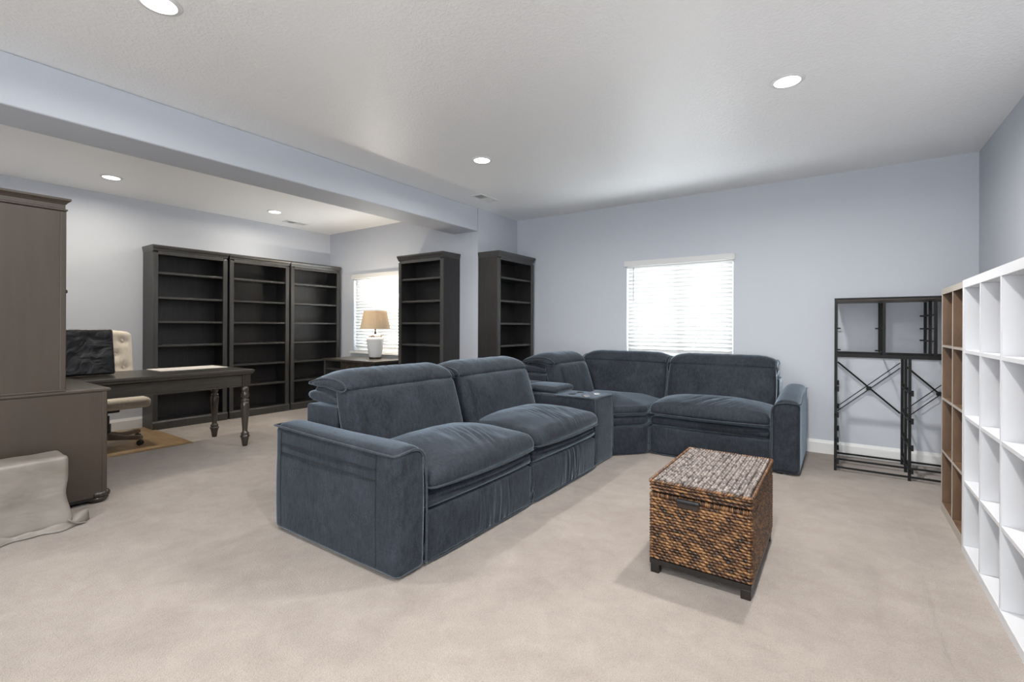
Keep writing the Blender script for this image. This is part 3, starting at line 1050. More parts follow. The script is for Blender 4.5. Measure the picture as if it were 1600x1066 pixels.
# ------------------------------------------------------------------ covered box next to the hutch
def bag_def(p, q):
    u, v_, w_ = q
    x, y, z = p
    n_ = noise.noise(Vector((x * 5, y * 5, z * 7)))
    n2 = noise.noise(Vector((x * 13 + 7, y * 9, z * 15)))
    sag = max(0, -w_) ** 2
    x += u * (0.018 * sag) + 0.012 * n_ + 0.005 * n2
    y += v_ * (0.02 * sag) - 0.012 * v_ * max(0, 0.4 - abs(w_ + 0.1)) + 0.008 * n_
    z += 0.006 * n2 * (w_ > 0.5)
    return (x, y, z)
bg = thing('covered_box', 'grey dust covered box on the carpet against the hutch', 'box', (-3.86, 0.45, 0))
MB().soft((-3.965, 0.10, 0.012), (-3.765, 0.80, 0.43), 0.028, (6, 22, 14), bag_def, 4).build('dust_cover', M['bag'], bg, smooth=True)
# loose hem lying on the floor
vs, fs = [], []
N = 40
for i in range(N + 1):
    t = i / N
    y = 0.10 + 0.80 * t
    wv = 0.012 * math.sin(t * 17) + 0.008 * math.sin(t * 41)
    flare = 0.0 if t < 0.86 else (t - 0.86) / 0.14
    rows = [(-3.785 - 0.05 * flare, 0.085 - 0.02 * t), (-3.755 - 0.05 * flare + wv * 0.5, 0.035 + 0.03 * flare), (-3.735 - 0.06 * flare + wv, 0.012 + 0.045 * flare * (1 - flare) * 4 * 0.5), (-3.715 - 0.07 * flare + wv, 0.004)]
    for x, z in rows:
        vs.append((x, y, z))
for i in range(N):
    for j in range(3):
        a = i * 4 + j
        fs.append((a, a + 1, a + 5, a + 4))
hem = MB().add(vs, fs).build('cover_hem', M['bag'], bg, smooth=True)
sd = hem.modifiers.new('thickness', 'SOLIDIFY')
sd.thickness = 0.003
vs, fs = [], []
for i in range(9):
    for j in range(7):
        u, v_ = i / 8, j / 6
        x = -3.93 + 0.20 * u
        y = 0.79 + 0.085 * v_ * (1 - 0.4 * (1 - u))
        z = 0.008 + 0.075 * (1 - v_) ** 2 * (1 - 0.5 * u) + 0.03 * math.exp(-((u - 0.45) / 0.12) ** 2) * (0.5 + 0.5 * v_) + 0.004 * math.sin(9 * u + 5 * v_)
        vs.append((x, y, z))
for i in range(8):
    for j in range(6):
        a = i * 7 + j
        fs.append((a, a + 1, a + 8, a + 7))
fl = MB().add(vs, fs).build('cover_flap', M['bag'], bg, smooth=True)
sd = fl.modifiers.new('thickness', 'SOLIDIFY')
sd.thickness = 0.003

# ------------------------------------------------------------------ side desk and lamp
sdk = thing('side_desk', 'small dark desk with cubby and drawer under the office window', 'desk', (-5.38, 4.2, 0))
sx0, sx1, sy0, sy1 = -5.94, -4.825, 3.885, 4.525
e, f_ = M['desk'], M['espresso_sheen']
bx(sx0, sx1, sy0, sy1, 0.725, 0.752).build('desk_top', M['desk'], sdk, bevel=0.005)
bx(sx0 + 0.02, sx0 + 0.055, sy0 + 0.02, sy1 - 0.02, 0.0, 0.7245).build('side_panel', f_, sdk, bevel=0.003)
bx(sx1 - 0.055, sx1 - 0.02, sy0 + 0.02, sy1 - 0.02, 0.0, 0.7245).build('side_panel', M['espresso'], sdk, bevel=0.003)
bx(sx0 + 0.056, sx1 - 0.056, sy0 + 0.022, sy1 - 0.04, 0.600, 0.622).build('cubby_floor', f_, sdk, bevel=0.003)
bx(sx0 + 0.056, sx1 - 0.056, sy1 - 0.038, sy1 - 0.022, 0.20, 0.7245).build('back_panel', M['espresso'], sdk)
xm = sx0 + 0.40
bx(xm, xm + 0.02, sy0 + 0.024, sy1 - 0.04, 0.6225, 0.7245).build('divider', f_, sdk)
dr = bx(xm + 0.021, sx1 - 0.057, sy0 + 0.018, sy0 + 0.40, 0.6235, 0.7225).build('drawer', M['desk_leg'], sdk, bevel=0.004)
xk = (xm + sx1) / 2 - 0.13
MB().soft((xk - 0.014, sy0 - 0.008, 0.662), (xk + 0.014, sy0 + 0.018, 0.690), 0.011, (1, 1, 1), None, 3).build('knob', M['bronze'], dr, smooth=True)

lx, ly = -5.31, 4.30
lp = thing('table_lamp', 'white ceramic table lamp with tan drum shade on the side desk', 'lamp', (lx, ly, 0.752))
MB().lathe([(0.080, 0.752), (0.084, 0.756), (0.084, 0.768), (0.080, 0.772)], lx, ly, 28).build('foot', M['bronze'], lp, smooth=False)
MB().lathe([(0.078, 0.772), (0.084, 0.785), (0.104, 0.90), (0.118, 1.00), (0.119, 1.015), (0.114, 1.035), (0.098, 1.048), (0.085, 1.052), (0.084, 1.058), (0.088, 1.066), (0.086, 1.076), (0.06, 1.088), (0.04, 1.094)], lx, ly, 36).build('body', M['ceramic'], lp, smooth=True)
for k in range(4):
    a = k * PI / 2 + 0.5
    MB().tube(smooth_open([(lx + 0.086 * math.cos(a + s * 0.22), ly + 0.086 * math.sin(a + s * 0.22), z) for s, z in ((-1, 1.046), (-0.8, 1.064), (0, 1.074), (0.8, 1.064), (1, 1.046))], 4), 0.006, 6).build('lug', M['bronze'], lp, smooth=True)
MB().lathe([(0.016, 1.094), (0.016, 1.115), (0.010, 1.117), (0.010, 1.20), (0.017, 1.205), (0.017, 1.25)], lx, ly, 14).build('stem', M['bronze'], lp)
n = 40
vs, fs = [], []
for r_, z in ((0.205, 1.165), (0.157, 1.413), (0.154, 1.413), (0.202, 1.165)):
    for k in range(n):
        a = 2 * PI * k / n
        vs.append((lx + r_ * math.cos(a), ly + r_ * math.sin(a), z))
for i in range(4):
    for k in range(n):
        j = (i + 1) % 4
        fs.append((i * n + k, i * n + (k + 1) % n, j * n + (k + 1) % n, j * n + k))
MB().add(vs, fs).build('lamp_shade', M['shade'], lp, smooth=False)
m = MB()
for k in range(3):
    a = 2 * PI * k / 3
    m.tube([(lx, ly, 1.40), (lx + 0.153 * math.cos(a), ly + 0.153 * math.sin(a), 1.408)], 0.002, 5)
m.tube([(lx, ly, 1.25), (lx, ly, 1.415)], 0.003, 6)
m.build('shade_spider', M['bronze'], lp)
MB().lathe([(0.014, 1.25), (0.030, 1.285), (0.030, 1.30), (0.018, 1.32), (0.006, 1.325)], lx, ly, 16).build('bulb', M['bulb'], lp, smooth=True)
ld = bpy.data.lights.new('table_lamp_glow', 'POINT')
ld.energy = 26.0
ld.color = (1.0, 0.88, 0.72)
ld.shadow_soft_size = 0.04
lo = bpy.data.objects.new('table_lamp_glow', ld)
COL.objects.link(lo)
lo.parent = lp
lo.location = (0, 0, 1.365 - 0.752)

# ------------------------------------------------------------------ sectional sofa
sf = thing('sectional_sofa', 'large slate blue upholstered sectional sofa with centre console', 'sofa', (-2.1, 3.4, 0))
FB, PP = M['sofa'], M['sofa_piping_highlight']
def mapA(y0):
    return lambda u, v, z: (-2.75 + v, y0 + u, z)
def mapB(x0):
    return lambda u, v, z: (x0 + u, 5.40 - v * 0.916, z)
def wr(p, s=1.0, k=14.0, seed=0.0):
    return s * noise.noise(Vector((p[0] * k + seed, p[1] * k * 0.4, p[2] * k)))

def soft_mapped(place, lo, hi, r, n, deform=None, rs=4):
    def d2(p, q):
        if deform:
            p = deform(p, q)
        return place(p[0], p[1], p[2])
    return MB().soft(lo, hi, r, n, d2, rs)

def seat_unit(place, W, seed=0.0, back=(0.0, 1.0), with_seat=True, fold_ends=True):
    if with_seat:
        g = 0.006
        # front panel
        def d_front(p, q):
            b = (1 - q[0] ** 2) * (1 - q[2] ** 2)
            n_ = noise.noise(Vector((p[0] * 48 + seed, p[2] * 4.0, 0.3)))
            am = math.exp(-((q[0] - 0.15) / 0.35) ** 2)
            return (p[0], p[1] + (0.012 * b + 0.010 * n_ * am) * (q[1] > 0), p[2])
        soft_mapped(place, (g, 0.30, 0.008), (W - g, 1.050, 0.268), 0.022, (110, 2, 8), d_front, 3).build('front_panel', FB, sf, smooth=True)
        loop = smooth_open([place(g + 0.004, 1.048, 0.26), place(g + 0.004, 1.052, 0.14), place(g + 0.006, 1.052, 0.018), place(W / 2, 1.060, 0.014), place(W - g - 0.006, 1.052, 0.018), place(W - g - 0.004, 1.052, 0.14), place(W - g - 0.004, 1.048, 0.26)], 6)
        MB().tube(loop, 0.005, 6).build('piping', PP, sf, smooth=True)
        # roll below the cushion
        def d_roll(p, q):
            s = 0.010 * (1 - q[0] ** 2)
            cz = 0.004 * noise.noise(Vector((p[0] * 5 + seed, 2.0, p[2] * 30)))
            groove = 0.012 * math.exp(-((p[2] - 0.327) / 0.006) ** 2) * (q[1] > 0.8)
            return (p[0], p[1] + s * (q[1] > 0) + cz - groove, p[2] + cz)
        soft_mapped(place, (g, 0.30, 0.276), (W - g, 1.056, 0.358), (0.03, 0.04, 0.036), (24, 3, 8), d_roll, 4).build('seat_roll', FB, sf, smooth=True)
        # cushion
        def d_seat(p, q):
            u, v, w_ = q
            x, y, z = p
            top = max(0.0, w_)
            t = (y - 0.38) / 0.72
            crownv = max(0, 1 - ((t - 0.48) / 0.62) ** 2)
            z += top * (0.062 * crownv * (1 - abs(u) ** 3.0) + 0.030 * crownv)
            if v > 0:
                y += 0.022 * (1 - u * u) * v
            am = math.exp(-((u - 0.05) / 0.38) ** 2) * max(0, min(1, (t - 0.25) * 3))
            rid = noise.noise(Vector((x * 34 + y * 14 + seed, y * 4.5, 1.7)))
            z += top * 0.013 * rid * am
            z += top * 0.005 * noise.noise(Vector((x * 6 + seed, y * 6, 0)))
            return (x, y, z)
        c = soft_mapped(place, (0.002, 0.36, 0.374), (W - 0.002, 1.086, 0.462), (0.05, 0.06, 0.042), (90, 46, 3), d_seat, 4).build('seat_cushion', FB, sf, smooth=True)
        zz = 0.392
        path = [place(0.006, 0.60, zz), place(0.003, 0.95, zz), place(0.022, 1.068, zz - 0.002)]
        for i in range(1, 12):
            t = i / 12
            path.append(place(0.022 + (W - 0.044) * t, 1.088 + 0.020 * (1 - (2 * t - 1) ** 2), zz - 0.006 * math.sin(PI * t)))
        path += [place(W - 0.022, 1.068, zz - 0.002), place(W - 0.003, 0.95, zz), place(W - 0.006, 0.60, zz)]
        MB().tube(smooth_open(path, 4), 0.0065, 7).build('piping', PP, c, smooth=True)
    # back
    b0, b1 = back[0] * W, back[1] * W
    soft_mapped(place, (b0 + 0.004, 0.0, 0.02), (b1 - 0.004, 0.31, 0.716), 0.018, (6, 2, 6), None, 3).build('back_body', FB, sf, smooth=True)
    def d_back(p, q):
        u, v, w_ = q
        x, y, z = p
        y += (0.84 - z) * 0.30
        bul = (1 - u ** 4) * (1 - (w_ * 0.9) ** 4)
        if v > 0:
            y += 0.045 * bul * v
            y += 0.004 * noise.noise(Vector((x * 7 + seed, z * 7, 3.1)))
            am = math.exp(-((z - 0.80) / 0.07) ** 2)
            y += 0.004 * am * noise.noise(Vector((x * 40 + seed, z * 5, 5.1)))
        x += 0.014 * u * (1 - w_ * w_)
        return (x, y, z)
    bc_ = soft_mapped(place, (b0 + 0.014, 0.255, 0.38), (b1 - 0.030, 0.405, 0.836), (0.05, 0.05, 0.035), (26, 3, 22), d_back, 4).build('backrest', FB, sf, smooth=True)
    top = smooth_closed([(0.005, 0.858), (0.06, 0.893), (0.16, 0.926), (0.27, 0.934), (0.36, 0.905), (0.405, 0.850), (0.395, 0.818), (0.34, 0.806), (0.22, 0.836), (0.10, 0.842)], 4)
    def wob(a, b, c):
        t = (c - b0) / (b1 - b0)
        sag = -0.045 * max(0, (abs(2 * t - 1) - 0.62) / 0.38) ** 2 * max(0, (b - 0.82) / 0.1)
        n_ = 0.004 * noise.noise(Vector((c * 26 + seed, a * 5, b * 8)))
        return (a + 0.004 * noise.noise(Vector((c * 5 + seed, a * 4, 8.0))), b + sag + n_ * max(0, (b - 0.84) / 0.1))
    MBt = MB().pillow(top, b0 + 0.004, b1 - 0.02, 0.055, lambda a, b, c: place(c, a, b), 36, 0.42, wob)
    hr = MBt.build('headrest', FB, sf, smooth=True)
    for ce in (b0 + 0.010, b1 - 0.026):
        rim = []
        cA = sum(p[0] for p in top) / len(top); cB = sum(p[1] for p in top) / len(top)
        for a, b in top:
            aa, bb = cA + (a - cA) * 0.93, cB + (b - cB) * 0.93
            aa, bb = wob(aa, bb, ce)
            rim.append(place(ce, aa, bb))
        MB().tube(rim, 0.005, 6, closed=True).build('piping', PP, hr, smooth=True)
    low = smooth_closed([(-0.018, 0.770), (0.02, 0.796), (0.14, 0.802), (0.27, 0.776), (0.318, 0.748), (0.30, 0.726), (0.16, 0.728), (0.03, 0.742)], 4)
    MB().pillow(low, b0 + 0.006, b1 - 0.022, 0.04, lambda a, b, c: place(c, a, b), 12, 0.40).build('headrest_fold', FB, sf, smooth=True)
    mid = smooth_closed([(0.05, 0.800), (0.10, 0.838), (0.26, 0.830), (0.33, 0.800), (0.30, 0.772), (0.16, 0.792)], 4)
    MB().pillow(mid, b0 + 0.02, b1 - 0.035, 0.03, lambda a, b, c: place(c, a, b), 8, 0.3).build('headrest_fold', FB, sf, smooth=True)
    # seam at the side of the back cushion
    for uu in (b0 + 0.048, b0 + 0.062):
        pts = [place(uu, 0.415 + (0.84 - z) * 0.30 + 0.030 * (1 - ((z - 0.61) / 0.26) ** 4), z) for z in [0.80 - 0.035 * i for i in range(12)]]
        MB().tube(pts, 0.0022, 5).build('back_seam', M['sofa_seam'], bc_, smooth=True)

seat_unit(mapA(1.690), 0.998, 0.0, (0.0, 0.965))
seat_unit(mapA(2.692), 0.998, 5.3, (-0.01, 0.955))
seat_unit(mapB(-1.488), 1.022, 11.1, (0.0, 1.0))
# corner backs
seat_unit(mapA(4.118), 0.74, 17.0, (0.0, 1.0), with_seat=False)
seat_unit(mapB(-2.500), 1.012, 23.0, (0.0, 1.0), with_seat=False)

def soft_prism(poly, z0, z1, r, puff=0.0, seed=0.0):
    """convex polygon prism with rounded edges"""
    pts = []
    P = [Vector((*p, 0)) for p in poly]
    n = len(P)
    rc = 0.05
    for i in range(n):
        a, b, c = P[i - 1], P[i], P[(i + 1) % n]
        d1, d2 = (a - b).normalized(), (c - b).normalized()
        p1, p2 = b + d1 * rc, b + d2 * rc
        for k in range(5):
            t = k / 4
            pts.append((1 - t) ** 2 * p1 + 2 * t * (1 - t) * b + t * t * p2)
        L = (c - b).length - 2 * rc
        m_ = max(1, int(L / 0.05))
        for k in range(1, m_):
            pts.append(p2 + d2 * (L * k / m_))
    cen = sum(pts, Vector()) / len(pts)
    rad = sum((p - cen).length for p in pts) / len(pts)
    rings = []
    for k in range(6):
        t = k / 5 * PI / 2
        rings.append((r * (1 - math.sin(t)), z0 + r * (1 - math.cos(t))))
    for k in range(6):
        t = k / 5 * PI / 2
        rings.append((r * (1 - math.cos(t)), z1 - r * (1 - math.sin(t))))
    vs, fs = [], []
    N = len(pts)
    for ins, z in rings:
        for p in pts:
            q = cen + (p - cen) * (1 - ins / rad)
            vs.append((q.x, q.y, z))
    for s in (0.88, 0.75, 0.6, 0.45, 0.3, 0.15):
        for p in pts:
            q = cen + (p - cen) * s * (1 - r / rad)
            vs.append((q.x, q.y, z1 + puff * (1 - s ** 2.2) + 0.004 * noise.noise(Vector((q.x * 7 + seed, q.y * 7, 0)))))
    R = len(rings) + 6
    for i in range(R - 1):
        for j in range(N):
            fs.append((i * N + j, i * N + (j + 1) % N, (i + 1) * N + (j + 1) % N, (i + 1) * N + j))
    fs.append(tuple(range(N))[::-1]); fs.append(tuple(range((R - 1) * N, R * N)))
    return MB().add(vs, fs), pts
CP = [(-2.45, 4.116), (-1.745, 4.120), (-1.497, 4.385), (-1.497, 5.10), (-2.45, 5.10)]
mb_, _p = soft_prism(CP, 0.008, 0.268, 0.02); mb_.build('front_panel', FB, sf, smooth=True)
mb_, _p = soft_prism(CP, 0.276, 0.362, 0.036); mb_.build('seat_roll', FB, sf, smooth=True)
CP2 = [(-2.45, 4.112), (-1.735, 4.116), (-1.494, 4.372), (-1.494, 5.10), (-2.45, 5.10)]
mb_, _p = soft_prism(CP2, 0.372, 0.458, 0.040, 0.062, 3.0); cc_ = mb_.build('seat_cushion', FB, sf, smooth=True)
MB().tube([(p.x * 1.0, p.y - 0.002, 0.392) for p in _p], 0.0065, 6, closed=True).build('piping', PP, cc_, smooth=True)

# left arm (facing the camera)
def arm_def(front, sgn):
    def d(p, q):
        u, v_, w_ = q
        x, y, z = p
        z += 0.018 * max(0, w_) * (1 - (v_ if sgn else u) ** 2)
        return (x, y, z)
    return d
def armL(p, q):
    u, v_, w_ = q
    x, y, z = p
    z += 0.016 * max(0, w_) * (1 - v_ ** 2) + 0.010 * max(0, w_) * max(0, -u)
    n_ = 0.004 * noise.noise(Vector((x * 3, y * 3, z * 4)))
    y += n_ - 0.006 * (1 - w_ * w_) * (v_ < 0)
    x += 0.006 * (1 - w_ * w_) * (u > 0)
    # drop of the top towards the inner front corner
    z -= 0.05 * max(0, v_) ** 3 * max(0, w_) * max(0, (u - 0.75) / 0.25)
    return (x, y, z)
ar = MB().soft((-2.752, 1.490, 0.006), (-1.682, 1.684, 0.606), (0.05, 0.045, 0.035), (30, 5, 18), armL, 5).build('arm', FB, sf, smooth=True)
pth = smooth_open([(-2.748, 1.58, 0.614), (-2.750, 1.505, 0.612), (-2.70, 1.488, 0.612), (-2.3, 1.486, 0.600), (-1.95, 1.485, 0.594), (-1.76, 1.487, 0.590), (-1.700, 1.500, 0.590), (-1.681, 1.545, 0.602), (-1.679, 1.600, 0.606), (-1.680, 1.645, 0.588), (-1.680, 1.672, 0.535), (-1.680, 1.680, 0.40), (-1.680, 1.682, 0.20), (-1.684, 1.682, 0.03)], 6)
MB().tube(pth, 0.006, 7).build('piping', PP, ar, smooth=True)
for zz in (0.520, 0.468):
    MB().tube(smooth_open([(-2.66, 1.4855, zz), (-2.3, 1.4815, zz - 0.004), (-1.83, 1.4835, zz - 0.008)], 6), 0.0032, 5).build('arm_seam', M['sofa_seam'], ar)
for xx in (-2.665, -1.825):
    MB().tube(smooth_open([(xx, 1.486, 0.585), (xx, 1.4815, 0.32), (xx, 1.486, 0.05)], 6), 0.0018, 5).build('arm_seam', M['sofa_seam'], ar)
# right arm
def armR(p, q):
    u, v_, w_ = q
    x, y, z = p
    z += 0.02 * max(0, w_) * (1 - u ** 2) + 0.055 * max(0, w_) * math.sin(max(0, min(1, (v_ + 1) / 1.6)) * PI / 2)
    z -= 0.05 * max(0, -u) ** 3 * max(0, w_)
    return (x, y, z)
ar2 = MB().soft((-0.462, 4.416, 0.012), (-0.258, 5.38, 0.586), (0.04, 0.045, 0.04), (5, 24, 14), armR, 5).build('arm', FB, sf, smooth=True)
pth = smooth_open([(-0.464, 4.425, 0.03), (-0.464, 4.418, 0.30), (-0.462, 4.416, 0.48), (-0.452, 4.415, 0.545), (-0.42, 4.414, 0.578), (-0.36, 4.414, 0.590), (-0.29, 4.416, 0.588), (-0.262, 4.428, 0.584), (-0.256, 4.50, 0.592), (-0.256, 4.8, 0.622), (-0.256, 5.3, 0.632)], 6)
MB().tube(pth, 0.006, 7).build('piping', PP, ar2, smooth=True)
MB().soft((-0.43, 4.45, 0.0), (-0.38, 4.50, 0.03), 0.008, (1, 1, 1)).build('foot', M['black_plastic'], sf)
for fx, fyy in ((-2.55, 1.59), (-1.95, 1.59), (-2.60, 3.9), (-1.90, 3.9), (-0.36, 5.2), (-2.60, 5.2)):
    MB().soft((fx - 0.025, fyy - 0.025, 0.0), (fx + 0.025, fyy + 0.025, 0.03), 0.008, (1, 1, 1)).build('foot', M['black_plastic'], sf)

# console between seat and corner
co = MB().soft((-2.74, 3.716, 0.006), (-1.716, 4.108, 0.588), (0.022, 0.022, 0.018), (14, 6, 10), lambda p, q: (p[0] + 0.004 * (1 - q[2] ** 2) * (q[0] > 0), p[1], p[2] + 0.004 * (1 - q[1] ** 2) * (q[2] > 0)), 4).build('console', FB, sf, smooth=True)
pth = smooth_open([(-2.1, 3.717, 0.584), (-1.78, 3.717, 0.584), (-1.722, 3.720, 0.580), (-1.714, 3.76, 0.583), (-1.712, 3.90, 0.588), (-1.714, 4.07, 0.584), (-1.722, 4.104, 0.58), (-1.716, 4.108, 0.45), (-1.716, 4.108, 0.05)], 6)
MB().tube(pth, 0.0055, 7).build('piping', PP, co, smooth=True)
MB().tube(smooth_open([(-1.716, 3.718, 0.575), (-1.712, 3.717, 0.3), (-1.716, 3.718, 0.04)], 6), 0.005, 6).build('piping', PP, co, smooth=True)
pd = MB().soft((-2.50, 3.730, 0.590), (-2.105, 4.095, 0.652), (0.05, 0.04, 0.028), (10, 10, 2), lambda p, q: (p[0], p[1], p[2] + 0.014 * max(0, q[2]) * (1 - q[0] ** 2) * (1 - q[1] ** 2)), 5).build('console_lid', FB, co, smooth=True)
MB().soft((-2.73, 3.725, 0.590), (-2.47, 4.10, 0.655), 0.025, (4, 6, 2), None, 3).build('console_back', FB, co, smooth=True)
for px_, py_ in ((-1.99, 3.83), (-1.98, 3.97)):
    bx(px_ - 0.030, px_ + 0.022, py_ - 0.026, py_ + 0.026, 0.5915, 0.5955).build('charging_port', M['black_plastic'], co, bevel=0.002)
for px_, py_ in ((-1.835, 3.80), (-1.825, 3.985)):
    n = 24
    vs, fs = [], []
    pr = [(0.043, 0.592), (0.043, 0.597), (0.036, 0.598), (0.034, 0.594), (0.030, 0.592)]
    for r_, z in pr:
        for k in range(n):
            a = 2 * PI * k / n
            vs.append((px_ + r_ * math.cos(a), py_ + r_ * math.sin(a), z))
    for i in range(len(pr) - 1):
        for k in range(n):
            fs.append((i * n + k, i * n + (k + 1) % n, (i + 1) * n + (k + 1) % n, (i + 1) * n + k))
    cup = MB().add(vs, fs).build('cup_holder', M['chrome'], co, smooth=True)
    m = MB().lathe([(0.034, 0.5915), (0.034, 0.593)], px_, py_, 20)
    m.build('cup_well', M['black_plastic'], cup)
    for k in range(3):
        a = k * PI / 3
        MB().bar((px_ - 0.031 * math.cos(a), py_ - 0.031 * math.sin(a), 0.5945), (px_ + 0.031 * math.cos(a), py_ + 0.031 * math.sin(a), 0.5945), 0.006, 0.002).build('cup_grip', M['chrome'], cup)

# ------------------------------------------------------------------ woven trunk
KX0, KX1, KY0, KY1 = -0.765, -0.312, 2.292, 3.045
bk_ = thing('woven_trunk', 'brown woven storage trunk on the carpet, lid painted with pale sheen', 'trunk', ((KX0 + KX1) / 2, (KY0 + KY1) / 2, 0))
ins = 0.012
bx(KX0 + ins, KX1 - ins, KY0 + ins, KY1 - ins, 0.07, 0.388).build('trunk_core', M['weave_core'], bk_)
def spindle(m, c, d, nrm, L, ra, rb, seg=6, rings=(0.0, 0.22, 0.5, 0.78, 1.0), rr=(0.35, 0.85, 1.0, 0.85, 0.35)):
    c, d, nrm = Vector(c), Vector(d).normalized(), Vector(nrm).normalized()
    b = d.cross(nrm).normalized()
    vs, fs = [], []
    for t, r in zip(rings, rr):
        p = c + d * (t - 0.5) * L + nrm * (rb * 0.9 * (math.sin(t * PI)) - rb * 0.5)
        for k in range(seg):
            a = 2 * PI * k / seg
            vs.append(p + b * math.cos(a) * ra * r + nrm * math.sin(a) * rb * r)
    for i in range(len(rings) - 1):
        for k in range(seg):
            fs.append((i * seg + k, i * seg + (k + 1) % seg, (i + 1) * seg + (k + 1) % seg, (i + 1) * seg + k))
    fs.append(tuple(range(seg))); fs.append(tuple(range((len(rings) - 1) * seg, len(rings) * seg)))
    m.add(vs, fs)
rnd = random.Random(3)
def weave_face(origin, du, nrm, width, z0, z1, pitch_z=0.0135, pitch_u=0.0235):
    m = MB()
    origin, du, nrm = Vector(origin), Vector(du), Vector(nrm)
    rows = int((z1 - z0) / pitch_z)
    cols = int(width / pitch_u)
    pu = width / cols
    for r in range(rows):
        z = z0 + (r + 0.5) * (z1 - z0) / rows
        sh = 0.5 if r % 2 else 0.0
        for c in range(cols + (1 if sh else 0)):
            u = (c + 0.5 - sh) * pu
            u = min(max(u, 0.007), width - 0.007)
            L = pu * (1.45 + 0.2 * rnd.random())
            if u < L / 2 or u > width - L / 2:
                L = pu * 1.0
                u = min(max(u, L / 2), width - L / 2)
            tilt = 0.20 + 0.10 * (rnd.random() - 0.5)
            d = du * math.cos(tilt) + Vector((0, 0, -1)) * math.sin(tilt)
            p = origin + du * u + Vector((0, 0, z + 0.0015 * (rnd.random() - 0.5)))
            spindle(m, p + nrm * 0.002, d, nrm, L, pitch_z * 0.47, 0.0075)
    return m
faces_ = [((KX0, KY0 + ins * 0.6, 0), (1, 0, 0), (0, -1, 0), KX1 - KX0), ((KX1 - ins * 0.6, KY0, 0), (0, 1, 0), (1, 0, 0), KY1 - KY0),
          ((KX0 + ins * 0.6, KY0, 0), (0, 1, 0), (-1, 0, 0), KY1 - KY0), ((KX0, KY1 - ins * 0.6, 0), (1, 0, 0), (0, 1, 0), KX1 - KX0)]
for o_, du, nr, wd in faces_:
    tag(weave_face(o_, du, nr, wd, 0.072, 0.372).build('woven_panel', M['weave'], bk_, smooth=True, fix=False), kind='stuff')
# rim wrapped with upright strands
m = MB()
for o_, du, nr, wd in faces_:
    o_, du, nr = Vector(o_), Vector(du), Vector(nr)
    k = int(wd / 0.0075)
    for i in range(k):
        u = (i + 0.5) * wd / k
        spindle(m, o_ + du * u + Vector((0, 0, 0.382)) + nr * 0.001, (0.15 * (rnd.random() - 0.5), 0.15 * (rnd.random() - 0.5), 1), nr, 0.026, 0.0045, 0.007)
tag(m.build('woven_rim', M['weave'], bk_, smooth=True, fix=False), kind='stuff')
ld_ = bx(KX0 + ins * 0.7, KX1 - ins * 0.7, KY0 + ins * 0.7, KY1 - ins * 0.7, 0.398, 0.446).build('lid', M['weave_core'], bk_)
for o_, du, nr, wd in faces_:
    tag(weave_face(o_, du, nr, wd, 0.400, 0.446, 0.0118, 0.0235).build('lid_side_weave', M['weave'], ld_, smooth=True, fix=False), kind='stuff')
m = MB()
nx_, ny_ = 30, 50
for i in range(nx_):
    for j in range(ny_):
        x = KX0 + 0.012 + (KX1 - KX0 - 0.024) * (i + 0.5) / nx_
        y = KY0 + 0.012 + (KY1 - KY0 - 0.024) * (j + 0.5) / ny_
        y += 0.0085 * (i % 2)
        if y > KY1 - 0.012:
            continue
        sgn = 1 if i % 2 else -1
        spindle(m, (x + 0.003 * (rnd.random() - 0.5), y + 0.004 * (rnd.random() - 0.5), 0.4485 + 0.002 * rnd.random()), (sgn * 0.9 + 0.3 * (rnd.random() - 0.5), 0.7, 0.0), (0, 0, 1), 0.0195, 0.0050, 0.0072, 6)
tag(m.build('lid_top_weave', M['weave_top_sheen'], ld_, smooth=True, fix=False), kind='stuff')
# twisted border of the lid
m = MB()
edges = [((KX0, KY0), (KX1, KY0)), ((KX1, KY0), (KX1, KY1)), ((KX1, KY1), (KX0, KY1)), ((KX0, KY1), (KX0, KY0))]
for (ax_, ay_), (bx_, by_) in edges:
    a, b = Vector((ax_, ay_, 0.449)), Vector((bx_, by_, 0.449))
    L = (b - a).length
    k = int(L / 0.012)
    d = (b - a).normalized()
    s = Vector((0, 0, 1)).cross(d)
    for i in range(k):
        p = a + d * (i + 0.5) * L / k
        spindle(m, p, d + s * 0.55, (0, 0, 1), 0.020, 0.0062, 0.0068)
tag(m.build('lid_border', M['weave'], ld_, smooth=True, fix=False), kind='stuff')
# handle: leather wrapped bar across a cutout on the front
hx = (KX0 + KX1) / 2 - 0.045
MB().soft((hx - 0.055, KY0 - 0.014, 0.372), (hx + 0.055, KY0 + 0.006, 0.390), 0.008, (6, 1, 1), None, 3).build('handle', M['black_plastic'], bk_, smooth=True)
bx(hx - 0.050, hx + 0.050, KY0 - 0.006, KY0 + 0.004, 0.345, 0.372).build('handle_cutout', M['weave_core'], bk_, bevel=0.004)
for fx in (KX0 + 0.004, KX1 - 0.046):
    for fyy in (KY0 + 0.004, KY1 - 0.046):
        bx(fx, fx + 0.042, fyy, fyy + 0.042, 0.0, 0.0449).build('leg', M['basket_leg'], bk_, bevel=0.003)
m = MB()
m.box(KX0 + 0.001, KX1 - 0.001, KY0 + 0.001, KY0 + 0.03, 0.045, 0.0695).box(KX0 + 0.001, KX1 - 0.001, KY1 - 0.03, KY1 - 0.001, 0.045, 0.0695)
m.box(KX0 + 0.001, KX0 + 0.03, KY0 + 0.03, KY1 - 0.03, 0.045, 0.0695).box(KX1 - 0.03, KX1 - 0.001, KY0 + 0.03, KY1 - 0.03, 0.045, 0.0695)
m.build('base_frame', M['basket_leg'], bk_)

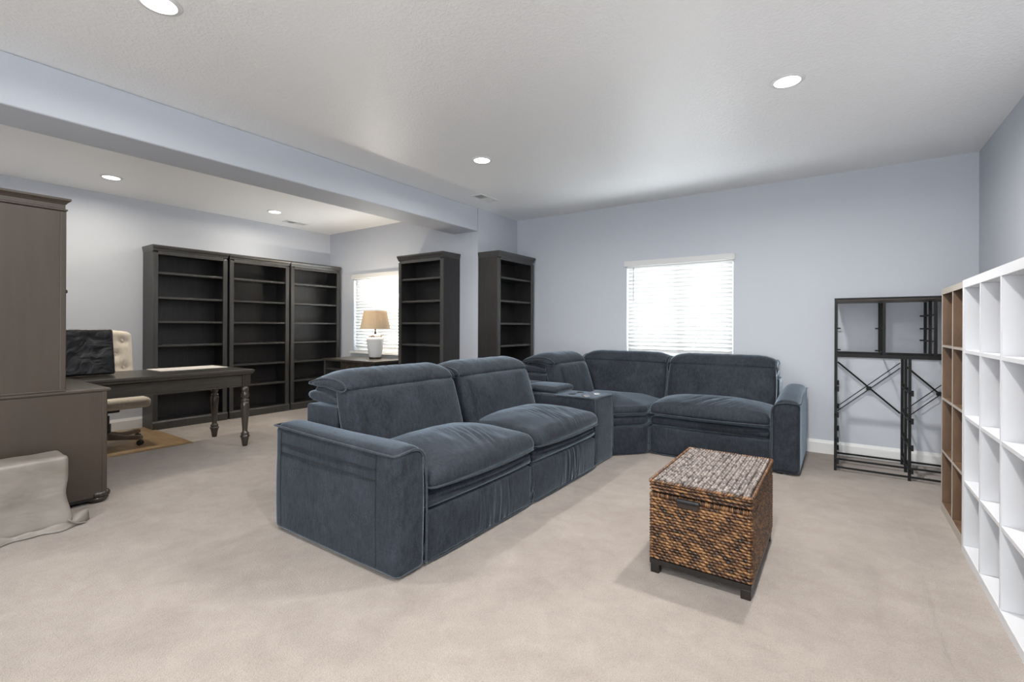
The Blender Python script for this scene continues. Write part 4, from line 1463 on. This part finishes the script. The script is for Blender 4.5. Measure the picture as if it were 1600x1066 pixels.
# ------------------------------------------------------------------ black folding metal rack
RX0, RX1, RYF, RYB = -0.028, 0.93, 4.84, 5.39
RYM = (RYF + RYB) / 2
rk = thing('metal_rack', 'black metal shelving rack frame standing against the back wall', 'shelf rack', ((RX0 + RX1) / 2, RYM, 0))
BM = M['black']
def post(x, y, z0, z1, w_=0.019):
    bx(x - w_ / 2, x + w_ / 2, y - w_ / 2, y + w_ / 2, z0, z1).build('post', BM, rk)
def rail(a, b, w_=0.016, h=None, nm='rail'):
    MB().bar(a, b, w_, h).build(nm, BM, rk)
for x, ys_, z0, z1 in ((RX0, (RYF, RYB), 0, 1.44), (0.454, (RYF, RYM, RYB), 0, 0.962), (0.92, (RYF, RYB), 0, 1.44), (0.294, (RYF, RYB), 0.988, 1.43), (0.315, (RYB,), 0.988, 1.43), (0.606, (RYF, RYM, RYB), 0.988, 1.43)):
    for yy in ys_:
        post(x, yy, z0, z1)
for yy in (RYF, RYB):
    rail((RX0, yy, 0.972), (RX1, yy, 0.972), 0.018, 0.026)
for yy, z in ((RYF, 0.030), (RYM, 0.036), (RYB, 0.030)):
    rail((RX0, yy, z), (RX1, yy, z), 0.014, 0.014)
for yy in (RYF, RYB):
    rail((RX0 - 0.010, yy, 1.447), (RX1, yy, 1.447), 0.018, 0.014)
bx(RX0 + 0.010, RX1, RYF + 0.010, RYB - 0.010, 1.431, 1.443).build('top_board', M['rack_board'], rk, bevel=0.002)
for z in (0.08, 0.26, 0.47, 0.69):
    for x in (RX0, 0.454):
        rail((x, RYF - 0.012, z), (x, RYB + 0.012, z), 0.012, 0.012, 'rung')
        for yy in (RYF, RYM, RYB):
            if x == RX0 and yy == RYM:
                continue
            bx(x - 0.004, x + 0.024, yy - 0.012, yy + 0.012, z - 0.022, z + 0.022).build('hinge_bracket', BM, rk)
for z in (1.10, 1.20, 1.31):
    rail((0.606, RYF - 0.012, z), (0.606, RYB + 0.012, z), 0.010, 0.010, 'rung')
    for yy in (RYM, RYB):
        rail((0.570, yy, z), (0.606, yy, z), 0.012, 0.012, 'hook')
for z in (1.20, 1.0):
    rail((0.300, RYF, z), (0.300, RYB, z), 0.010, 0.010, 'rung')
    rail((RX0, RYB, z), (RX0 + 0.035, RYB, z), 0.012, 0.012, 'hook')
    rail((0.262, RYB, z), (0.30, RYB, z), 0.012, 0.012, 'hook')
def brace(x0, z0, x1, z1, yy, r=0.0045):
    MB().tube([(x0, yy, z0), (x1, yy, z1)], r, 6).build('cross_brace', BM, rk)
brace(-0.015, 0.885, 0.440, 0.450, RYB - 0.004, 0.008)
brace(-0.015, 0.425, 0.440, 0.850, RYB + 0.008, 0.004)
brace(-0.015, 0.470, 0.440, 0.898, RYB - 0.012, 0.004)
brace(0.485, 0.862, 0.91, 0.430, RYB - 0.004, 0.008)
brace(0.485, 0.492, 0.91, 0.915, RYB + 0.008, 0.004)
brace(0.485, 0.420, 0.91, 0.845, RYB - 0.012, 0.004)
bx(0.20, 0.235, RYB - 0.02, RYB + 0.016, 0.640, 0.672).build('brace_pivot', BM, rk, bevel=0.003)
bx(0.68, 0.715, RYB - 0.02, RYB + 0.016, 0.630, 0.662).build('brace_pivot', BM, rk, bevel=0.003)

# ------------------------------------------------------------------ cube shelves
def cube_shelf(name, label, x0, x1, y0, y1, cols, rows, H, t_out, t_in, mat, edge_mat, t_top, t_bot):
    th = thing(name, label, 'shelf', ((x0 + x1) / 2, (y0 + y1) / 2, 0))
    ed = 0.002
    def panel(nm, a, b, c, d, e_, f__):
        p = bx(a + ed, b, c, d, e_, f__).build(nm, mat, th, bevel=0.0012, seg=1)
        bx(a, a + ed - 0.0001, c, d, e_, f__).build('edge_band', edge_mat, p)
    panel('top_panel', x0, x1, y0, y1, H - t_top, H)
    panel('bottom_panel', x0, x1, y0, y1, 0.0, t_bot)
    panel('side_panel', x0, x1, y0, y0 + t_out, t_bot + 0.0003, H - t_top - 0.0003)
    panel('side_panel', x0, x1, y1 - t_out, y1, t_bot + 0.0003, H - t_top - 0.0003)
    iw = (y1 - y0 - 2 * t_out - (cols - 1) * t_in) / cols
    ih = (H - t_top - t_bot - (rows - 1) * t_in) / rows
    for c in range(1, cols):
        ya = y0 + t_out + c * iw + (c - 1) * t_in
        panel('divider', x0 + 0.001, x1, ya, ya + t_in, t_bot + 0.0003, H - t_top - 0.0003)
    for r in range(1, rows):
        za = t_bot + r * ih + (r - 1) * t_in
        for c in range(cols):
            ya = y0 + t_out + c * (iw + t_in)
            panel('shelf', x0 + 0.002, x1, ya + 0.0003, ya + iw - 0.0003, za, za + t_in)
    return th, iw, ih
ws, iw, ih = cube_shelf('cube_shelf', 'white cube shelving unit along the right wall', 0.545, 0.932, 2.02, 3.488, 4, 4, 1.462, 0.042, 0.017, M['laminate'], M['laminate'], 0.042, 0.042)
for yy, z in ((3.094, 1.385), (3.094, 0.085), (2.724, 1.385), (2.724, 0.085)):
    vs = [(0.70 + r_ * math.cos(2 * PI * q_ / 18), yy - h_, z + r_ * math.sin(2 * PI * q_ / 18)) for r_, h_ in ((0.016, 0.0), (0.016, 0.002), (0.012, 0.003)) for q_ in range(18)]
    fs = [(i * 18 + q_, i * 18 + (q_ + 1) % 18, (i + 1) * 18 + (q_ + 1) % 18, (i + 1) * 18 + q_) for i in range(2) for q_ in range(18)]
    MB().add(vs, fs + [tuple(range(18)), tuple(range(36, 54))]).build('cam_cover', M['grey_cap'], ws)
cube_shelf('cube_shelf', 'walnut brown cube shelving unit between the white shelf and the rack', 0.556, 0.932, 3.494, 4.205, 2, 4, 1.462, 0.022, 0.015, M['brown_lam'], M['brown_edge'], 0.036, 0.055)
